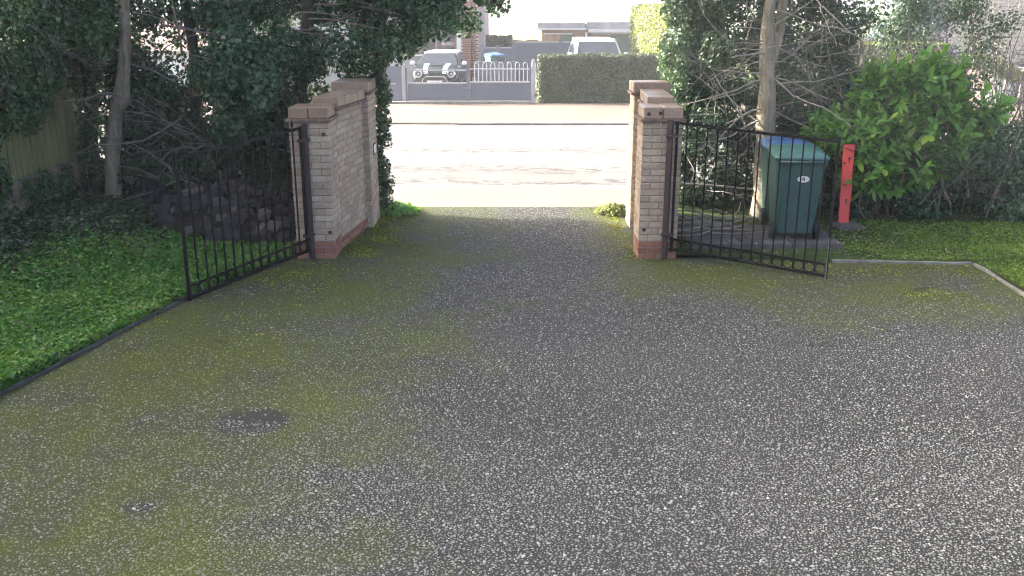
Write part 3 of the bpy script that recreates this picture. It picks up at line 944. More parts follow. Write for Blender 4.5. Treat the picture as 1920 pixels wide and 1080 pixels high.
def foliage(name, blobs, n, size, mat, parent, keep=None, box=None, shell=.25, tmean=.45, asp=.8, jit=.6, kind='stuff', hang=.6):
    P, N = cloud(blobs, n, shell, jit)
    for (nb_, x, y, z) in box or ():
        Q = np.column_stack([rng.uniform(*x, nb_), rng.uniform(*y, nb_), rng.uniform(*z, nb_)])
        m = vnoise(Q, 2.6) > -.28
        Q = Q[m]
        P = np.concatenate([P, Q]); N = np.concatenate([N, rng.normal(0, .6, (len(Q), 3)) + (0, -1, .4)])
    if keep is not None:
        k = keep(P); P = P[k]; N = N[k]
    n = len(P)
    l = size * rng.uniform(.6, 1.35, n)
    clump = vnoise(P, 2.2)
    t = np.clip(tmean + .22 * clump + rng.normal(0, .2, n), 0, 1)
    tip = rng.normal(size=(n, 3)); tip[:, 2] -= hang
    o = link(name, leaf_mesh(name, P, N, l, l * asp * rng.uniform(.8, 1.15, n), t, tip), mat, parent)
    if kind: o['kind'] = kind
    return o

def plant(name, loc, label, cat, group=None):
    e = empty(name, loc); tag(e, label, cat, group); return e
def part_at(e, mb, nm, mat, sm=True):
    """mesh built in world coordinates, parented to an unrotated empty"""
    o = mb.build(nm, mat, e, sm=sm)
    o.location = -Vector(e.location); return o
def fol_at(e, nm, *a, **k):
    o = foliage(nm, a[0], a[1], a[2], a[3], e, **k)
    o.location = -Vector(e.location); return o
def grid_blobs(x, y, z, sp, rmin, rmax):
    """blobs on a jittered grid in x and z, so that no large holes are left"""
    out = []
    for i in range(max(1, round((x[1] - x[0]) / sp))):
        for j in range(max(1, round((z[1] - z[0]) / sp))):
            r = random.uniform(rmin, rmax)
            out.append(((x[0] + (i + .5 + random.uniform(-.4, .4)) * sp, random.uniform(*y), z[0] + (j + .5 + random.uniform(-.4, .4)) * sp), (r, r * random.uniform(.7, 1.1), r * random.uniform(.8, 1.1))))
    return out
def sub_blobs(blobs, n, f=.55):
    """break big blobs into smaller clumps on their surfaces so outlines stay uneven"""
    out = []
    for _ in range(n):
        c, r = random.choice(blobs)
        d = Vector((random.gauss(0, 1), random.gauss(0, 1), random.gauss(0, 1))).normalized()
        q = random.uniform(.55, 1.0)
        s = random.uniform(.25, f)
        out.append(((c[0]+d.x*r[0]*q, c[1]+d.y*r[1]*q, c[2]+d.z*r[2]*q), (r[0]*s, r[1]*s, r[2]*s*.85)))
    return out

# ------------------------------------------------------------------ left boundary: fence on a rendered wall
FX = -6.12
lw = empty('low_wall', (FX, 11.6, .2))
tag(lw, 'low patchy rendered wall under the board fence', 'wall')
mb = MB()
ys_ = [9.4 + .2 * i for i in range(20)]
vs = []
for y in ys_:
    j = .03 * mnoise.noise(Vector((y * 2, 0, 0)))
    for dx, z in ((-.12, -.05), (.10 + j, -.05), (.09 + j * .6, .74 + j * .3), (-.12, .74)):
        vs.append((FX + dx, y, z))
fs = []
for i in range(len(ys_) - 1):
    for k in range(4): fs.append((i*4+k, i*4+(k+1) % 4, (i+1)*4+(k+1) % 4, (i+1)*4+k))
fs += [(3, 2, 1, 0), tuple((len(ys_)-1)*4 + k for k in range(4))]
part_at(lw, MB().add(vs, fs), 'wall_body', M['render'], False)
part_at(lw, MB().bbox(FX - .13, FX + .14, 13.22, 13.46, -.05, .95), 'end_block', M['render'], False)
fn = empty('wooden_fence', (FX, 11.6, .76))
fn.location.z = .70
tag(fn, 'green-stained feather-edge board fence on the low rendered wall, half under ivy', 'fence')
bme = MB().add([(0, -.075, 0), (.022, -.075, 0), (.008, .078, 0), (0, .078, 0), (0, -.075, 1.65), (.022, -.075, 1.65), (.008, .078, 1.65), (0, .078, 1.65)],
               ((0,3,2,1),(4,5,6,7),(0,1,5,4),(1,2,6,5),(2,3,7,6),(3,0,4,7))).mesh('board')
bme.materials.append(M['fence'])
for i in range(25):
    y = 9.75 + i * .1425
    link('board', bme, None, fn, (.02 + random.uniform(-.003, .003), y - 11.6, random.uniform(-.012, .008)), (0, random.uniform(-.008, .008), 0))
o = MB().bbox(-.05, 0.015, -2.0, 1.72, .25, .33).build('rail', M['fence'], fn)
o = MB().bbox(-.05, 0.015, -2.0, 1.72, 1.25, 1.33).build('rail', M['fence'], fn)
MB().bbox(-.06, .05, 1.66, 1.76, -.1, 1.7).build('end_post', M['fence'], fn)

# ivy over the fence
def ivy_low(y): return .55 + (y - 11.05) * .62
reseed(101)
iv = plant('ivy', (FX + .1, 11.0, .7), 'dense dark ivy draped over the board fence', 'ivy')
bl = []
for _ in range(90):
    y = random.uniform(9.4, 13.2); lo = ivy_low(y) if y > 10.9 else .3
    z = random.uniform(lo + .15, 4.4)
    r = random.uniform(.22, .48)
    bl.append(((FX + random.uniform(.0, .16) + .5 * smooth(1.3, 3, z) * random.random(), y, z), (r * (.35 + .45 * smooth(1.2, 2.4, z)), r, r)))
fol_at(iv, 'foliage', bl, 46000, .062, M['ivy'], keep=lambda P: (P[:, 2] > .55 + (P[:, 1] + (P[:, 0] - FX) * 1.9 - 11.12) * .74 + rng.normal(0, .07, len(P))) & (P[:, 0] < -4.9 + .02 * P[:, 2]) & (P[:, 2] > .2), tmean=.48)
bl2 = scatter_blobs((-5.95, -5.0), (12.1, 12.7), (2.35, 3.8), 22, .22, .36) + scatter_blobs((-6.1, -5.4), (12.9, 13.3), (1.6, 3.8), 16, .25, .4)
fol_at(iv, 'upper_leaves', bl2, 14000, .06, M['ivy'], shell=.35, tmean=.5, box=[(6000, (-6.3, -5.1), (13.0, 13.3), (.25, 3.4))], keep=lambda P: P[:, 2] > .25)
wl_b = [((FX + .12, random.choice((10.9, 11.5, 11.75, 12.3, 12.45, 13.0)) + random.gauss(0, .1), random.uniform(.25, .72)), (.07, .16, .14)) for _ in range(26)]
fol_at(iv, 'wall_leaves', wl_b, 1700, .05, M['ivy'], shell=.3)
mb = MB()
for _ in range(26):
    y = random.uniform(10.2, 13.1)
    grow(mb, (FX + .5, y, random.uniform(2.2, 3.4)), (.6, random.uniform(-.4, .4), -.5), random.uniform(.4, 1.0), .006, 1, .3, -.4, 4)
part_at(iv, mb, 'stem', M['twig'])['kind'] = 'stuff'

# trunks beside the fence
reseed(102)
t1 = plant('tree', (-5.33, 12.3, .25), 'grey-green forked trunk rising beside the fence end', 'tree')
mb = trunk_mesh([(-5.35, 12.3, .2), (-5.28, 12.3, .75), (-5.17, 12.3, 1.4), (-5.03, 12.28, 1.8), (-4.90, 12.25, 2.5), (-4.8, 12.3, 4.0), (-4.7, 12.4, 5.6)], [.115, .098, .09, .085, .07, .06, .04])
part_at(t1, mb, 'trunk', M['bark'])
part_at(t1, trunk_mesh([(-5.15, 12.29, 1.45), (-4.98, 12.24, 1.60), (-4.92, 12.21, 2.1), (-4.86, 12.2, 2.9), (-5.2, 12.2, 4.2)], [.05, .05, .042, .035, .03], 8), 'limb', M['bark'])
cr = scatter_blobs((-6.8, -4.2), (11.6, 14.0), (4.6, 7.4), 14, .7, 1.1)
fol_at(t1, 'crown', cr, 9000, .15, M['ivy'], shell=.4)
reseed(103)
t2 = plant('tree', (-5.92, 13.12, .25), 'ivy-wrapped trunk tight against the fence end', 'tree')
part_at(t2, trunk_mesh([(-5.95, 13.15, .2), (-5.90, 13.14, .8), (-5.84, 13.12, 1.6), (-5.86, 13.1, 2.6), (-6.0, 13.1, 4.6)], [.12, .10, .09, .08, .05]), 'trunk', M['barkdark'])
bl = [((-5.9 + .04 * z, 13.08, .5 + z), (.17, .15, .2)) for z in np.arange(0, 2.6, .17)]
fol_at(t2, 'ivy_leaves', bl, 2300, .055, M['ivy'], shell=.15, keep=lambda P: rng.random(len(P)) < .35 + .5 * (P[:, 2] > 1.7))
fol_at(t2, 'crown', scatter_blobs((-8.5, -6.0), (12.0, 14.5), (4.0, 7.4), 10, .8, 1.2), 6000, .16, M['ivy'], shell=.4)

# evergreen trees and the ivy hedge behind the stone heap
def wall_free(P):
    inwall = (P[:, 0] > -2.62) & (P[:, 0] < -1.70) & (P[:, 1] < 12.72) & (P[:, 1] > 10.2) & (P[:, 2] < 1.80 + .06 * (P[:, 1] - 10.4))
    overdrive = (P[:, 0] > -2.5) & (P[:, 2] < np.where(P[:, 0] < -1.2, 1.82 + .80 * (P[:, 0] + 1.72), 2.14 + .26 * (P[:, 0] + 1.2))) & ~((P[:, 0] < -1.72) & (P[:, 1] > 12.6))
    return ~inwall & ~overdrive
def holes(P, hs):
    k = np.ones(len(P), bool)
    for (cx, cz, rx_, rz_, pr) in hs:
        d = ((P[:, 0] - cx) / rx_) ** 2 + ((P[:, 2] - cz) / rz_) ** 2
        k &= ~((d < 1 + .5 * rng.normal(size=len(P))) & (rng.random(len(P)) > pr))
    return k
reseed(104)
ta = plant('evergreen_tree', (-4.4, 12.75, .25), 'dark leafy evergreen beyond the stone heap, light breaking through its crown', 'tree')
mb = trunk_mesh([(-4.35, 12.75, .2), (-4.25, 12.75, 1.0), (-4.2, 12.7, 2.2), (-4.4, 12.7, 4.5)], [.09, .08, .07, .05])
part_at(ta, mb, 'trunk', M['barkdark'])
mb = MB()
for _ in range(16):
    grow(mb, (-4.3 + random.gauss(0, .3), 12.4, random.uniform(.8, 3)), (random.gauss(0, 1), -.4, random.uniform(-.2, .9)), random.uniform(.8, 1.8), .016, 2, .22, .1, 4)
part_at(ta, mb, 'branch', M['twig'])['kind'] = 'stuff'
base = grid_blobs((-5.3, -3.2), (12.55, 13.15), (.5, 4.0), .5, .30, .46)
fol_at(ta, 'crown', base + sub_blobs(base, 60), 56000, .058, M['holly'], shell=.35, tmean=.42,
       keep=lambda P: wall_free(P) & ~((P[:, 0] < -4.75) & (P[:, 1] < 12.36)) & holes(P, [(-4.45, 2.25, .60, .34, .22), (-4.05, 1.5, .2, .3, .2), (-4.9, 2.8, .4, .2, .4)]))
fol_at(ta, 'high_crown', scatter_blobs((-5.6, -3.2), (12.0, 13.8), (4.4, 7.0), 12, .7, 1.1), 8000, .15, M['holly'], shell=.4)

reseed(105)
tb = plant('evergreen_tree', (-3.0, 12.85, .2), 'glossy evergreen leaning over the brick wall and the gateway', 'tree')
part_at(tb, trunk_mesh([(-3.0, 12.85, .1), (-2.95, 12.85, 1.2), (-2.7, 12.8, 2.6), (-2.4, 12.75, 4.6)], [.12, .10, .09, .06]), 'trunk', M['barkdark'])
mb = MB()
for _ in range(12):
    grow(mb, (-2.6 + random.gauss(0, .2), 12.6, random.uniform(2.4, 3.6)), (1.2, random.uniform(-.6, .1), random.uniform(-.1, .3)), random.uniform(.8, 1.3), .012, 1, .12, .0, 4)
part_at(tb, mb, 'branch', M['twig'])['kind'] = 'stuff'
base = grid_blobs((-3.8, -1.8), (12.3, 13.2), (1.9, 4.1), .48, .28, .44) + scatter_blobs((-3.6, -2.75), (11.6, 12.6), (.7, 2.3), 12, .3, .45) \
     + scatter_blobs((-2.5, -1.9), (12.75, 13.1), (.5, 2.0), 6, .22, .32)
fol_at(tb, 'crown', base + sub_blobs(base, 70), 52000, .058, M['holly'], shell=.33, tmean=.47,
       keep=lambda P: wall_free(P) & holes(P, [(-3.15, 1.05, .12, .22, .15), (-2.75, 2.3, .25, .06, .3), (-2.9, 2.55, .1, .12, .2), (-2.1, 2.5, .12, .12, .3)]))
over = []
for _ in range(60):
    x = random.uniform(-1.95, -.15); r = random.uniform(.18, .36)
    lo = 1.84 + .80 * (x + 1.72) * (x < -1.2) + (x >= -1.2) * (.34 + .26 * (x + 1.2)) + .3 * max(0, x + .5)
    over.append(((x, random.uniform(12.2, 13.1), random.uniform(lo + r * .9, lo + 1.8)), (r, r, r * .9)))
fol_at(tb, 'overhang', over, 24000, .060, M['holly'], shell=.35, tmean=.5, keep=wall_free)
fol_at(tb, 'high_crown', scatter_blobs((-4.2, -.8), (11.8, 13.6), (4.4, 7.0), 14, .7, 1.1), 9000, .15, M['holly'], shell=.4)

reseed(106)
hd = plant('ivy_hedge', (-4.2, 12.8, .2), 'dim ivy thicket low behind the stone heap', 'hedge')
base = scatter_blobs((-5.5, -2.7), (12.3, 13.1), (.35, 1.5), 30, .25, .42)
base += scatter_blobs((-5.5, -2.6), (12.5, 13.1), (.2, .7), 22, .25, .38)
fol_at(hd, 'foliage', base, 30000, .055, M['groundivy'], shell=.35, tmean=.55, box=[(16000, (-5.6, -2.5), (12.7, 13.15), (.2, 2.2))], keep=lambda P: wall_free(P) & holes(P, [(-4.45, 2.25, .6, .3, .3), (-3.3, 1.1, .18, .18, .1), (-4.05, 1.4, .22, .3, .2)]))
mb = MB()
for _ in range(46):
    grow(mb, (random.uniform(-5.3, -2.8), random.uniform(11.9, 12.6), random.uniform(.3, 1.2)), (random.gauss(0, 1), random.gauss(0, .4), random.uniform(-.1, .9)), random.uniform(.5, 1.3), .008, 1, .2, .1, 4)
part_at(hd, mb, 'stem', M['twig'])['kind'] = 'stuff'

# ivy on the road side of the left pier
reseed(107)
pv = plant('climbing_ivy', (-1.80, 12.70, 0), 'narrow strip of ivy climbing the road side of the pier', 'ivy')
bl = [((-1.80 + random.uniform(-.1, .09) , 12.74 + random.uniform(-.02, .1), z), (.12, .1, .13)) for z in np.arange(.05, 2.1, .07)]
fol_at(pv, 'foliage', bl, 3600, .05, M['ivy_twiggy'], shell=.3, tmean=.55)

reseed(115)
# ------------------------------------------------------------------ stone heap and dark blocks
heap = empty  # (names only)
RK = []
for k in range(6):
    me = rock_mesh(k + 1, 1, .5, 1, .85, .75); me.materials.append(M['stone']); RK.append(me)
RP = []
for k in range(3):
    me = rock_mesh(k + 20, 1, .5, 1, .85, .75); me.materials.append(M['stonepale']); RP.append(me)
cnt = 0
while cnt < 190:
    u, v = random.uniform(-1, 1), random.uniform(-1, 1)
    rr2 = u * u + v * v
    if rr2 > 1: continue
    x = -3.45 + u * 1.0; y = 11.45 + v * .75
    if x > -2.72: continue
    r = random.choice((.05, .07, .08, .1, .12, .14)) * random.uniform(.85, 1.15)
    z = z_left(x, y) + .58 * (1 - rr2) ** .8 * random.uniform(.75, 1.0) + r * .25
    pale = random.random() < .16
    o = link('stone', random.choice(RP if pale else RK), None, None, (x, y, z), (random.uniform(-.5, .5), random.uniform(-.5, .5), random.uniform(0, 6.3)), (r, r, r))
    tag(o, 'pale rough stone in the heap behind the iron gate' if pale else 'dark rough stone in the heap behind the iron gate', 'stone', 'stones of the heap behind the gate')
    cnt += 1
hm = MB()
n1, n2 = 16, 8
vs = [(-3.45, 11.45, .80)]; fs = []
for j in range(1, n2 + 1):
    for i in range(n1):
        a = 2 * math.pi * i / n1; q = j / n2
        x, y = -3.45 + 1.05 * q * math.cos(a), 11.45 + .8 * q * math.sin(a)
        x = min(x, -2.66)
        vs.append((x, y, z_left(x, y) - .03 + .55 * (1 - q * q) ** .8))
for i in range(n1): fs.append((0, 1 + i, 1 + (i + 1) % n1))
for j in range(n2 - 1):
    for i in range(n1):
        a = 1 + j*n1; fs.append((a + i, a + n1 + i, a + n1 + (i+1) % n1, a + (i+1) % n1))
o = hm.add(vs, fs).build('rubble', M['soil'], None, sm=True); tag(o, 'dark soil and rubble core under the stone heap', 'rubble', kind='stuff')
bk = []
for k in range(2):
    mb = MB().box((0, 0, 0), (.22, .13, .19)); me = mb.mesh('edging_block')
    bm = bmesh.new(); bm.from_mesh(me); bmesh.ops.subdivide_edges(bm, edges=list(bm.edges), cuts=2, use_grid_fill=True)
    for v in bm.verts: v.co += Vector((random.uniform(-1, 1), random.uniform(-1, 1), random.uniform(-1, 1))) * .009
    bm.to_mesh(me); bm.free(); me.materials.append(M['sleeper']); bk.append(me)
for lay in range(2):
    for k in range(8):
        f = (k + .5 * lay) / 7
        x = -5.35 + 1.42 * f; y = 12.62 - 1.12 * f
        o = link('edging_block', random.choice(bk), None, None, (x, y, z_left(x, y) + .10 + lay * .165 - .10 * f * lay), (random.uniform(-.06, .06), random.uniform(-.06, .06), math.atan2(-1.12, 1.42) + random.uniform(-.12, .12)))
        tag(o, 'dark block of the low bed wall beside the stone heap' if lay == 0 else 'dark block laid on top of the low bed wall', 'block', 'dark blocks of the low bed wall')

reseed(116)
# ------------------------------------------------------------------ weeds, ground ivy, lawn
def ground_leaves(name, pts, zf, size, mat, lift, tilt, tmean, label, cat, asp=.55, nscale=1.6):
    n = len(pts)
    z = np.array([zf(p[0], p[1]) for p in pts])
    P = np.column_stack([pts, z + rng.uniform(0, 1, n) ** 1.3 * lift])
    N = rng.normal(0, tilt, (n, 3)); N[:, 2] = 1
    tip = rng.normal(size=(n, 3)); tip[:, 2] = rng.uniform(-.1, .9, n)
    l = size * rng.uniform(.6, 1.4, n)
    t = np.clip(tmean + .28 * vnoise(P, nscale) + rng.normal(0, .26, n), 0, 1)
    o = link(name, leaf_mesh(name, P, N, l, l * asp, t, tip), mat)
    tag(o, label, cat, kind='stuff')
    return o
def pts_left(n, f):
    out = []
    y = rng.uniform(4.6, 13.1, n * 2); kxs = np.array([kx(v) for v in y])
    xmin = np.maximum(-.60 * (y * .958 + .8), -6.0)
    x = kxs - .03 - rng.uniform(0, 1, len(y)) * np.maximum(kxs - xmin, 0)
    d = kxs - x
    w = f(x, y, d)
    k = (rng.random(len(y)) < w) & (x > xmin)
    return np.column_stack([x, y])[k]
inh = lambda x, y: (((x + 3.45) / .95) ** 2 + ((y - 11.45) / .7) ** 2) < 1
gw = lambda x, y, d: np.clip((3.4 - .30 * np.maximum(y - 7.0, 0) - d) * 1.0 + .6 * np.sin(x * 3.1 + y * 2.3) * .5, .02, 1) * np.where(y > 10.9, .1, 1)
ground_leaves('weeds', pts_left(64000, gw), z_left, .048, M['grass'], .085, .6, .64, 'bright green weeds and coarse grass beside the drive', 'weeds', .5)
ground_leaves('long_grass', pts_left(16000, gw), z_left, .11, M['grass'], .07, 1.4, .55, 'longer grass blades among the weeds by the drive', 'grass', .09)
ground_leaves('ground_ivy', pts_left(26000, lambda x, y, d: np.clip(1.05 - gw(x, y, d), .05, 1)), z_left, .058, M['groundivy'], .07, .6, .5, 'dull ground ivy spreading below the fence', 'ground cover', .75)
ground_leaves('leaf_litter', pts_left(2600, lambda x, y, d: np.clip(.15 + .25 * d, 0, .9)), z_left, .05, M['litter'], .085, .5, .5, 'brown dead leaves lying among the ivy', 'leaves', .55)

def pts_box(n, x0, x1, y0, y1, cond=None):
    p = np.column_stack([rng.uniform(x0, x1, n), rng.uniform(y0, y1, n)])
    return p if cond is None else p[cond(p[:, 0], p[:, 1])]
lawn_c = lambda x, y: ((y > 10.22) & (x > 3.85) | (x > 5.22)) & (y < 12.0 - .12 * (x - 4.2)) & (rng.random(len(x)) < np.clip(.35 + .35 * (x - 4.0) + .25 * np.sin(x * 5 + y * 4), .12, 1))
ground_leaves('lawn_grass', pts_box(30000, 3.8, 7.2, 7.6, 12.0, lawn_c), z_right, .05, M['lawngrass'], .035, 1.3, .6, 'short bright grass between edging and ivy bank', 'grass', .12)
ground_leaves('lawn_weeds', pts_box(12000, 3.7, 7.0, 7.6, 12.0, lawn_c), z_right, .032, M['lawngrass'], .02, .6, .6, 'small leafy weeds in the lawn strip', 'weeds', .6)
ground_leaves('leaf_litter', pts_box(900, 1.95, 6.6, 10.25, 12.4, lambda x, y: (y > 10.45) | (x > 3.8)), lambda x, y: z_right(x, y) + (.07 if (2.4 < x < 4.3 and 10.7 < y < 12.1) else 0), .042, M['litter'], .02, .5, .6, 'pale dead leaves lying round the wheelie bins and lawn', 'leaves', .6)
# moss creeping over the drive's edges
def moss_cond(x, y):
    w = 1.7 * np.exp(-np.abs(x + 1.72) / .20) * (y > 10.2) + np.exp(-np.abs(x - 1.42) / .12) * (y > 10.2) * .7 \
        + np.exp(-np.abs(y - 9.9) / .35) * ((x > 2.0) & (x < 5.1)) * .22 + .35 * np.exp(-np.abs(x + 2.35) / .35) * ((y > 9.0) & (y < 10.3)) + .06 * (x < -2) + .5 * np.exp(-((x - 4.2) ** 2 / .05 + (y - 8.9) ** 2 / .05))
    nz = vnoise(np.column_stack([x, y, 0 * x]), 2.3)
    inner = ((x > -2.0) & (x < 1.44)) | (y < 10.3)
    w = w * np.clip(.55 + 1.6 * nz, 0, 1.3)
    return (rng.random(len(x)) < w) & inner & (x > np.array([kx(v) for v in y]) + .04) & (x < 5.1)
ground_leaves('moss', pts_box(170000, -3.4, 5.1, 7.2, 13.2, moss_cond), lambda x, y: 0.0, .026, M['moss'], .012, .5, .55, 'yellow-green moss creeping along the drive edges', 'moss', .6)

def weed_clump(x, y, n, spread, size, label, mat):
    e = plant('weed_clump', (x, y, 0), label, 'weeds')
    a = rng.uniform(0, 6.28, n); r = spread * rng.random(n) ** .6
    P = np.column_stack([r * np.cos(a), r * np.sin(a), .02 + rng.random(n) * .16 * (1 - r / spread * .7)])
    N = np.column_stack([np.cos(a) * .5, np.sin(a) * .5, np.ones(n)]) + rng.normal(0, .35, (n, 3))
    tip = np.column_stack([np.cos(a), np.sin(a), rng.uniform(-.2, .7, n)])
    l = size * rng.uniform(.6, 1.3, n)
    o = link('foliage', leaf_mesh('foliage', P, N, l, l * .45, np.clip(rng.normal(.6, .2, n), 0, 1), tip), mat, e); o['kind'] = 'stuff'
weed_clump(-1.62, 12.85, 420, .32, .085, 'leafy green weeds at the foot of the ivy-covered pier', M['laurel'])
weed_clump(1.42, 12.8, 300, .26, .075, 'pale green weeds at the foot of the pier facing the bins wall', M['goldhedge'])
weed_clump(-4.35, 10.3, 120, .22, .17, 'broad rosette of pale leaves among the weeds', M['grass'])
weed_clump(-3.35, 9.3, 90, .16, .12, 'tuft of broad leaves just behind the open gate by the heap', M['grass'])

# ------------------------------------------------------------------ right boundary
reseed(108)
rh = plant('twiggy_hedge', (2.9, 12.8, .1), 'grey-green twiggy hedge behind the wheelie bins', 'hedge')
base = grid_blobs((2.15, 4.3), (12.5, 13.1), (.1, 3.9), .46, .27, .40)
base += grid_blobs((4.2, 5.9), (12.55, 13.1), (.1, 2.0), .45, .24, .36) + grid_blobs((1.95, 2.45), (12.5, 13.0), (.05, 2.3), .25, .18, .26)
fol_at(rh, 'foliage', base + sub_blobs(base, 50), 66000, .052, M['ivy_twiggy'], shell=.38, tmean=.45, box=[(22000, (2.0, 4.3), (12.65, 13.15), (.08, 3.4)), (13000, (4.2, 6.2), (12.65, 13.15), (.08, 1.9))],
       keep=lambda P: ~((P[:, 0] < 2.12) & (P[:, 1] < 12.6)) & (P[:, 0] > 1.95 + .1 * (P[:, 2] < 1.9)) & holes(P, [(2.9, .95, .09, .10, .05), (4.2, 1.0, .2, .12, .45)]))
mb = MB()
for _ in range(90):
    grow(mb, (random.uniform(2.45, 4.6), random.uniform(12.1, 12.5), random.uniform(.3, 2.6)), (random.gauss(.1, 1), random.gauss(-.1, .35), random.uniform(-.2, 1)), random.uniform(.5, 1.3), random.uniform(.005, .010), 2, .17, .0, 4)
part_at(rh, mb, 'branch', M['twigpale'])['kind'] = 'stuff'
fol_at(rh, 'high_foliage', scatter_blobs((2.4, 5.0), (12.4, 13.4), (3.6, 5.2), 8, .4, .7), 3000, .1, M['ivy_twiggy'], shell=.4)

reseed(109)
rt = plant('tree', (3.3, 12.2, .1), 'pale bare trunk standing above the wheelie bins', 'tree')
part_at(rt, trunk_mesh([(3.33, 12.2, .05), (3.30, 12.2, 1.0), (3.27, 12.22, 1.7), (3.24, 12.2, 2.3), (3.22, 12.2, 2.7), (3.26, 12.15, 3.6), (3.2, 12.2, 5.2)], [.17, .135, .11, .095, .07, .055, .04]), 'trunk', M['bark'])
part_at(rt, trunk_mesh([(3.31, 12.22, 2.05), (3.40, 12.26, 2.5), (3.43, 12.3, 3.2), (3.7, 12.4, 4.4)], [.07, .06, .05, .03], 8), 'limb', M['bark'])
mb = MB()
for k in range(20):
    z = random.uniform(1.2, 3.4)
    grow(mb, (3.27, 12.18, z), (random.choice((-1, 1)) * random.uniform(.5, 1), random.uniform(-.5, .2), random.uniform(-.25, .6)), random.uniform(.7, 1.6), .014, 2, .2, .05, 4)
part_at(rt, mb, 'branch', M['twigpale'])['kind'] = 'stuff'

# cherry laurel: the leaves that show largest are parts, the rest is one mass
reseed(110)
lr = plant('laurel_bush', (5.0, 12.1, .1), 'big-leaved bright green laurel bush behind the red post', 'bush')
def laurel_leaf_verts():
    rows = [(0, 0), (.18, .6), (.45, 1.0), (.72, .82), (.9, .4), (1.0, 0)]
    vs = []; idx = []
    for s, w in rows:
        zz = -.10 * s * s
        if w == 0: idx.append((len(vs),)); vs.append((s, 0, zz))
        else:
            idx.append((len(vs), len(vs) + 1, len(vs) + 2))
            vs += [(s, -.19 * w, zz + .045 * w), (s, 0, zz), (s, .19 * w, zz + .045 * w)]
    fs = []
    for a, b in zip(idx, idx[1:]):
        if len(a) == 1: fs += [(a[0], b[1], b[0]), (a[0], b[2], b[1])]
        elif len(b) == 1: fs += [(a[0], a[1], b[0]), (a[1], a[2], b[0])]
        else: fs += [(a[0], a[1], b[1]), (a[0], b[1], b[0]), (a[1], a[2], b[2]), (a[1], b[2], b[1])]
    return np.array(vs), np.array(fs)
LV, LF = laurel_leaf_verts()
lblobs = [((5.05, 12.15, 1.75), (.75, .45, .42)), ((4.55, 12.0, 1.2), (.62, .42, .40)), ((5.5, 12.05, 1.35), (.72, .42, .45)), ((5.0, 11.95, .85), (.70, .40, .40)),
          ((4.2, 12.05, 1.3), (.42, .3, .27)), ((4.55, 11.95, .75), (.4, .3, .3)), ((5.95, 12.1, 1.5), (.42, .35, .28)), ((5.4, 12.1, 2.02), (.34, .3, .22)), ((4.75, 12.1, 2.0), (.28, .25, .15))]
frames = []
mbs = MB()
P, N = cloud(lblobs, 470, .14, .45)
for p, nn in zip(P, N):
    p = Vector(p); d = Vector(nn).normalized(); d = (d + Vector((0, -.25, .35))).normalized()
    tw = .20
    side = d.cross(Vector((random.gauss(0, 1), random.gauss(0, 1), random.gauss(0, 1)))).normalized(); sd2 = d.cross(side)
    mbs.tube([p - d * .30, p - d * .1, p], [.006, .005, .003], 4, cap=False)
    for k in range(9):
        a = k * 2.4 + random.gauss(0, .25); f = k / 8
        out = (side * math.cos(a) + sd2 * math.sin(a))
        ax = (out * (1.0 - .55 * f) + d * (.35 + .65 * f) + Vector((0, 0, -.12))).normalized()
        base = p - d * tw * (1 - f)
        nz = (d - ax * d.dot(ax) + Vector((random.gauss(0, .25), random.gauss(0, .25), random.gauss(0, .25) + .55)))
        nz = (nz - ax * nz.dot(ax)).normalized()
        yv = nz.cross(ax)
        s = random.uniform(.11, .19)
        Mx = Matrix((ax, yv, nz)).transposed().to_4x4(); Mx.translation = base
        frames.append((Mx, s, f))
cpos = Vector((0, 0, CAM_H))
score = []
for i, (Mx, s, f) in enumerate(frames):
    c = Mx.translation
    score.append((-(c.y) * 1.0 + s * 8 + abs(Mx.col[2].to_3d().dot((cpos - c).normalized())) * .5 + random.uniform(0, .3), i))
score.sort(reverse=True)
top = set(i for _, i in score[:300])
lms = []
for k in range(8):
    t = [.15, .32, .45, .55, .65, .75, .86, 1.0][k]
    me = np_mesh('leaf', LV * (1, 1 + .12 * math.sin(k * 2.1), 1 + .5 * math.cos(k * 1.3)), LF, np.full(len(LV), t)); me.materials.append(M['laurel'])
    me.polygons.foreach_set('use_smooth', [True] * len(me.polygons)); lms.append(me)
wts = [.12, .16, .18, .18, .14, .12, .08, .02]
VV = []; TT = []
loc0 = lr.location.copy()
for i, (Mx, s, f) in enumerate(frames):
    if i in top:
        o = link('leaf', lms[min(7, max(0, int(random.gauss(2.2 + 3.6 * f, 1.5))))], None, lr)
        m2 = Mx @ Matrix.Scale(s, 4); m2.translation = Mx.translation - loc0
        o.matrix_local = m2
    else:
        A = np.array(Mx.to_3x3()) * s
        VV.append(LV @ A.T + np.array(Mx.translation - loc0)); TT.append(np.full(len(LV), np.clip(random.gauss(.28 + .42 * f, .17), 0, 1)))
n = len(VV)
FF = (np.arange(n)[:, None, None] * len(LV) + LF[None]).reshape(-1, 3)
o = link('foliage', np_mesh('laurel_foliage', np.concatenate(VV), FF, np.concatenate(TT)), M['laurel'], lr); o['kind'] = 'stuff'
part_at(lr, mbs, 'twig', M['barkdark'])['kind'] = 'stuff'
mb = MB()
for k in range(9): grow(mb, (5.0 + random.gauss(0, .3), 12.2, .05), (random.gauss(0, .5), random.gauss(0, .15), 1), 1.5, .022, 1, .15, .2, 6)
part_at(lr, mb, 'stem', M['barkdark'])['kind'] = 'stuff'

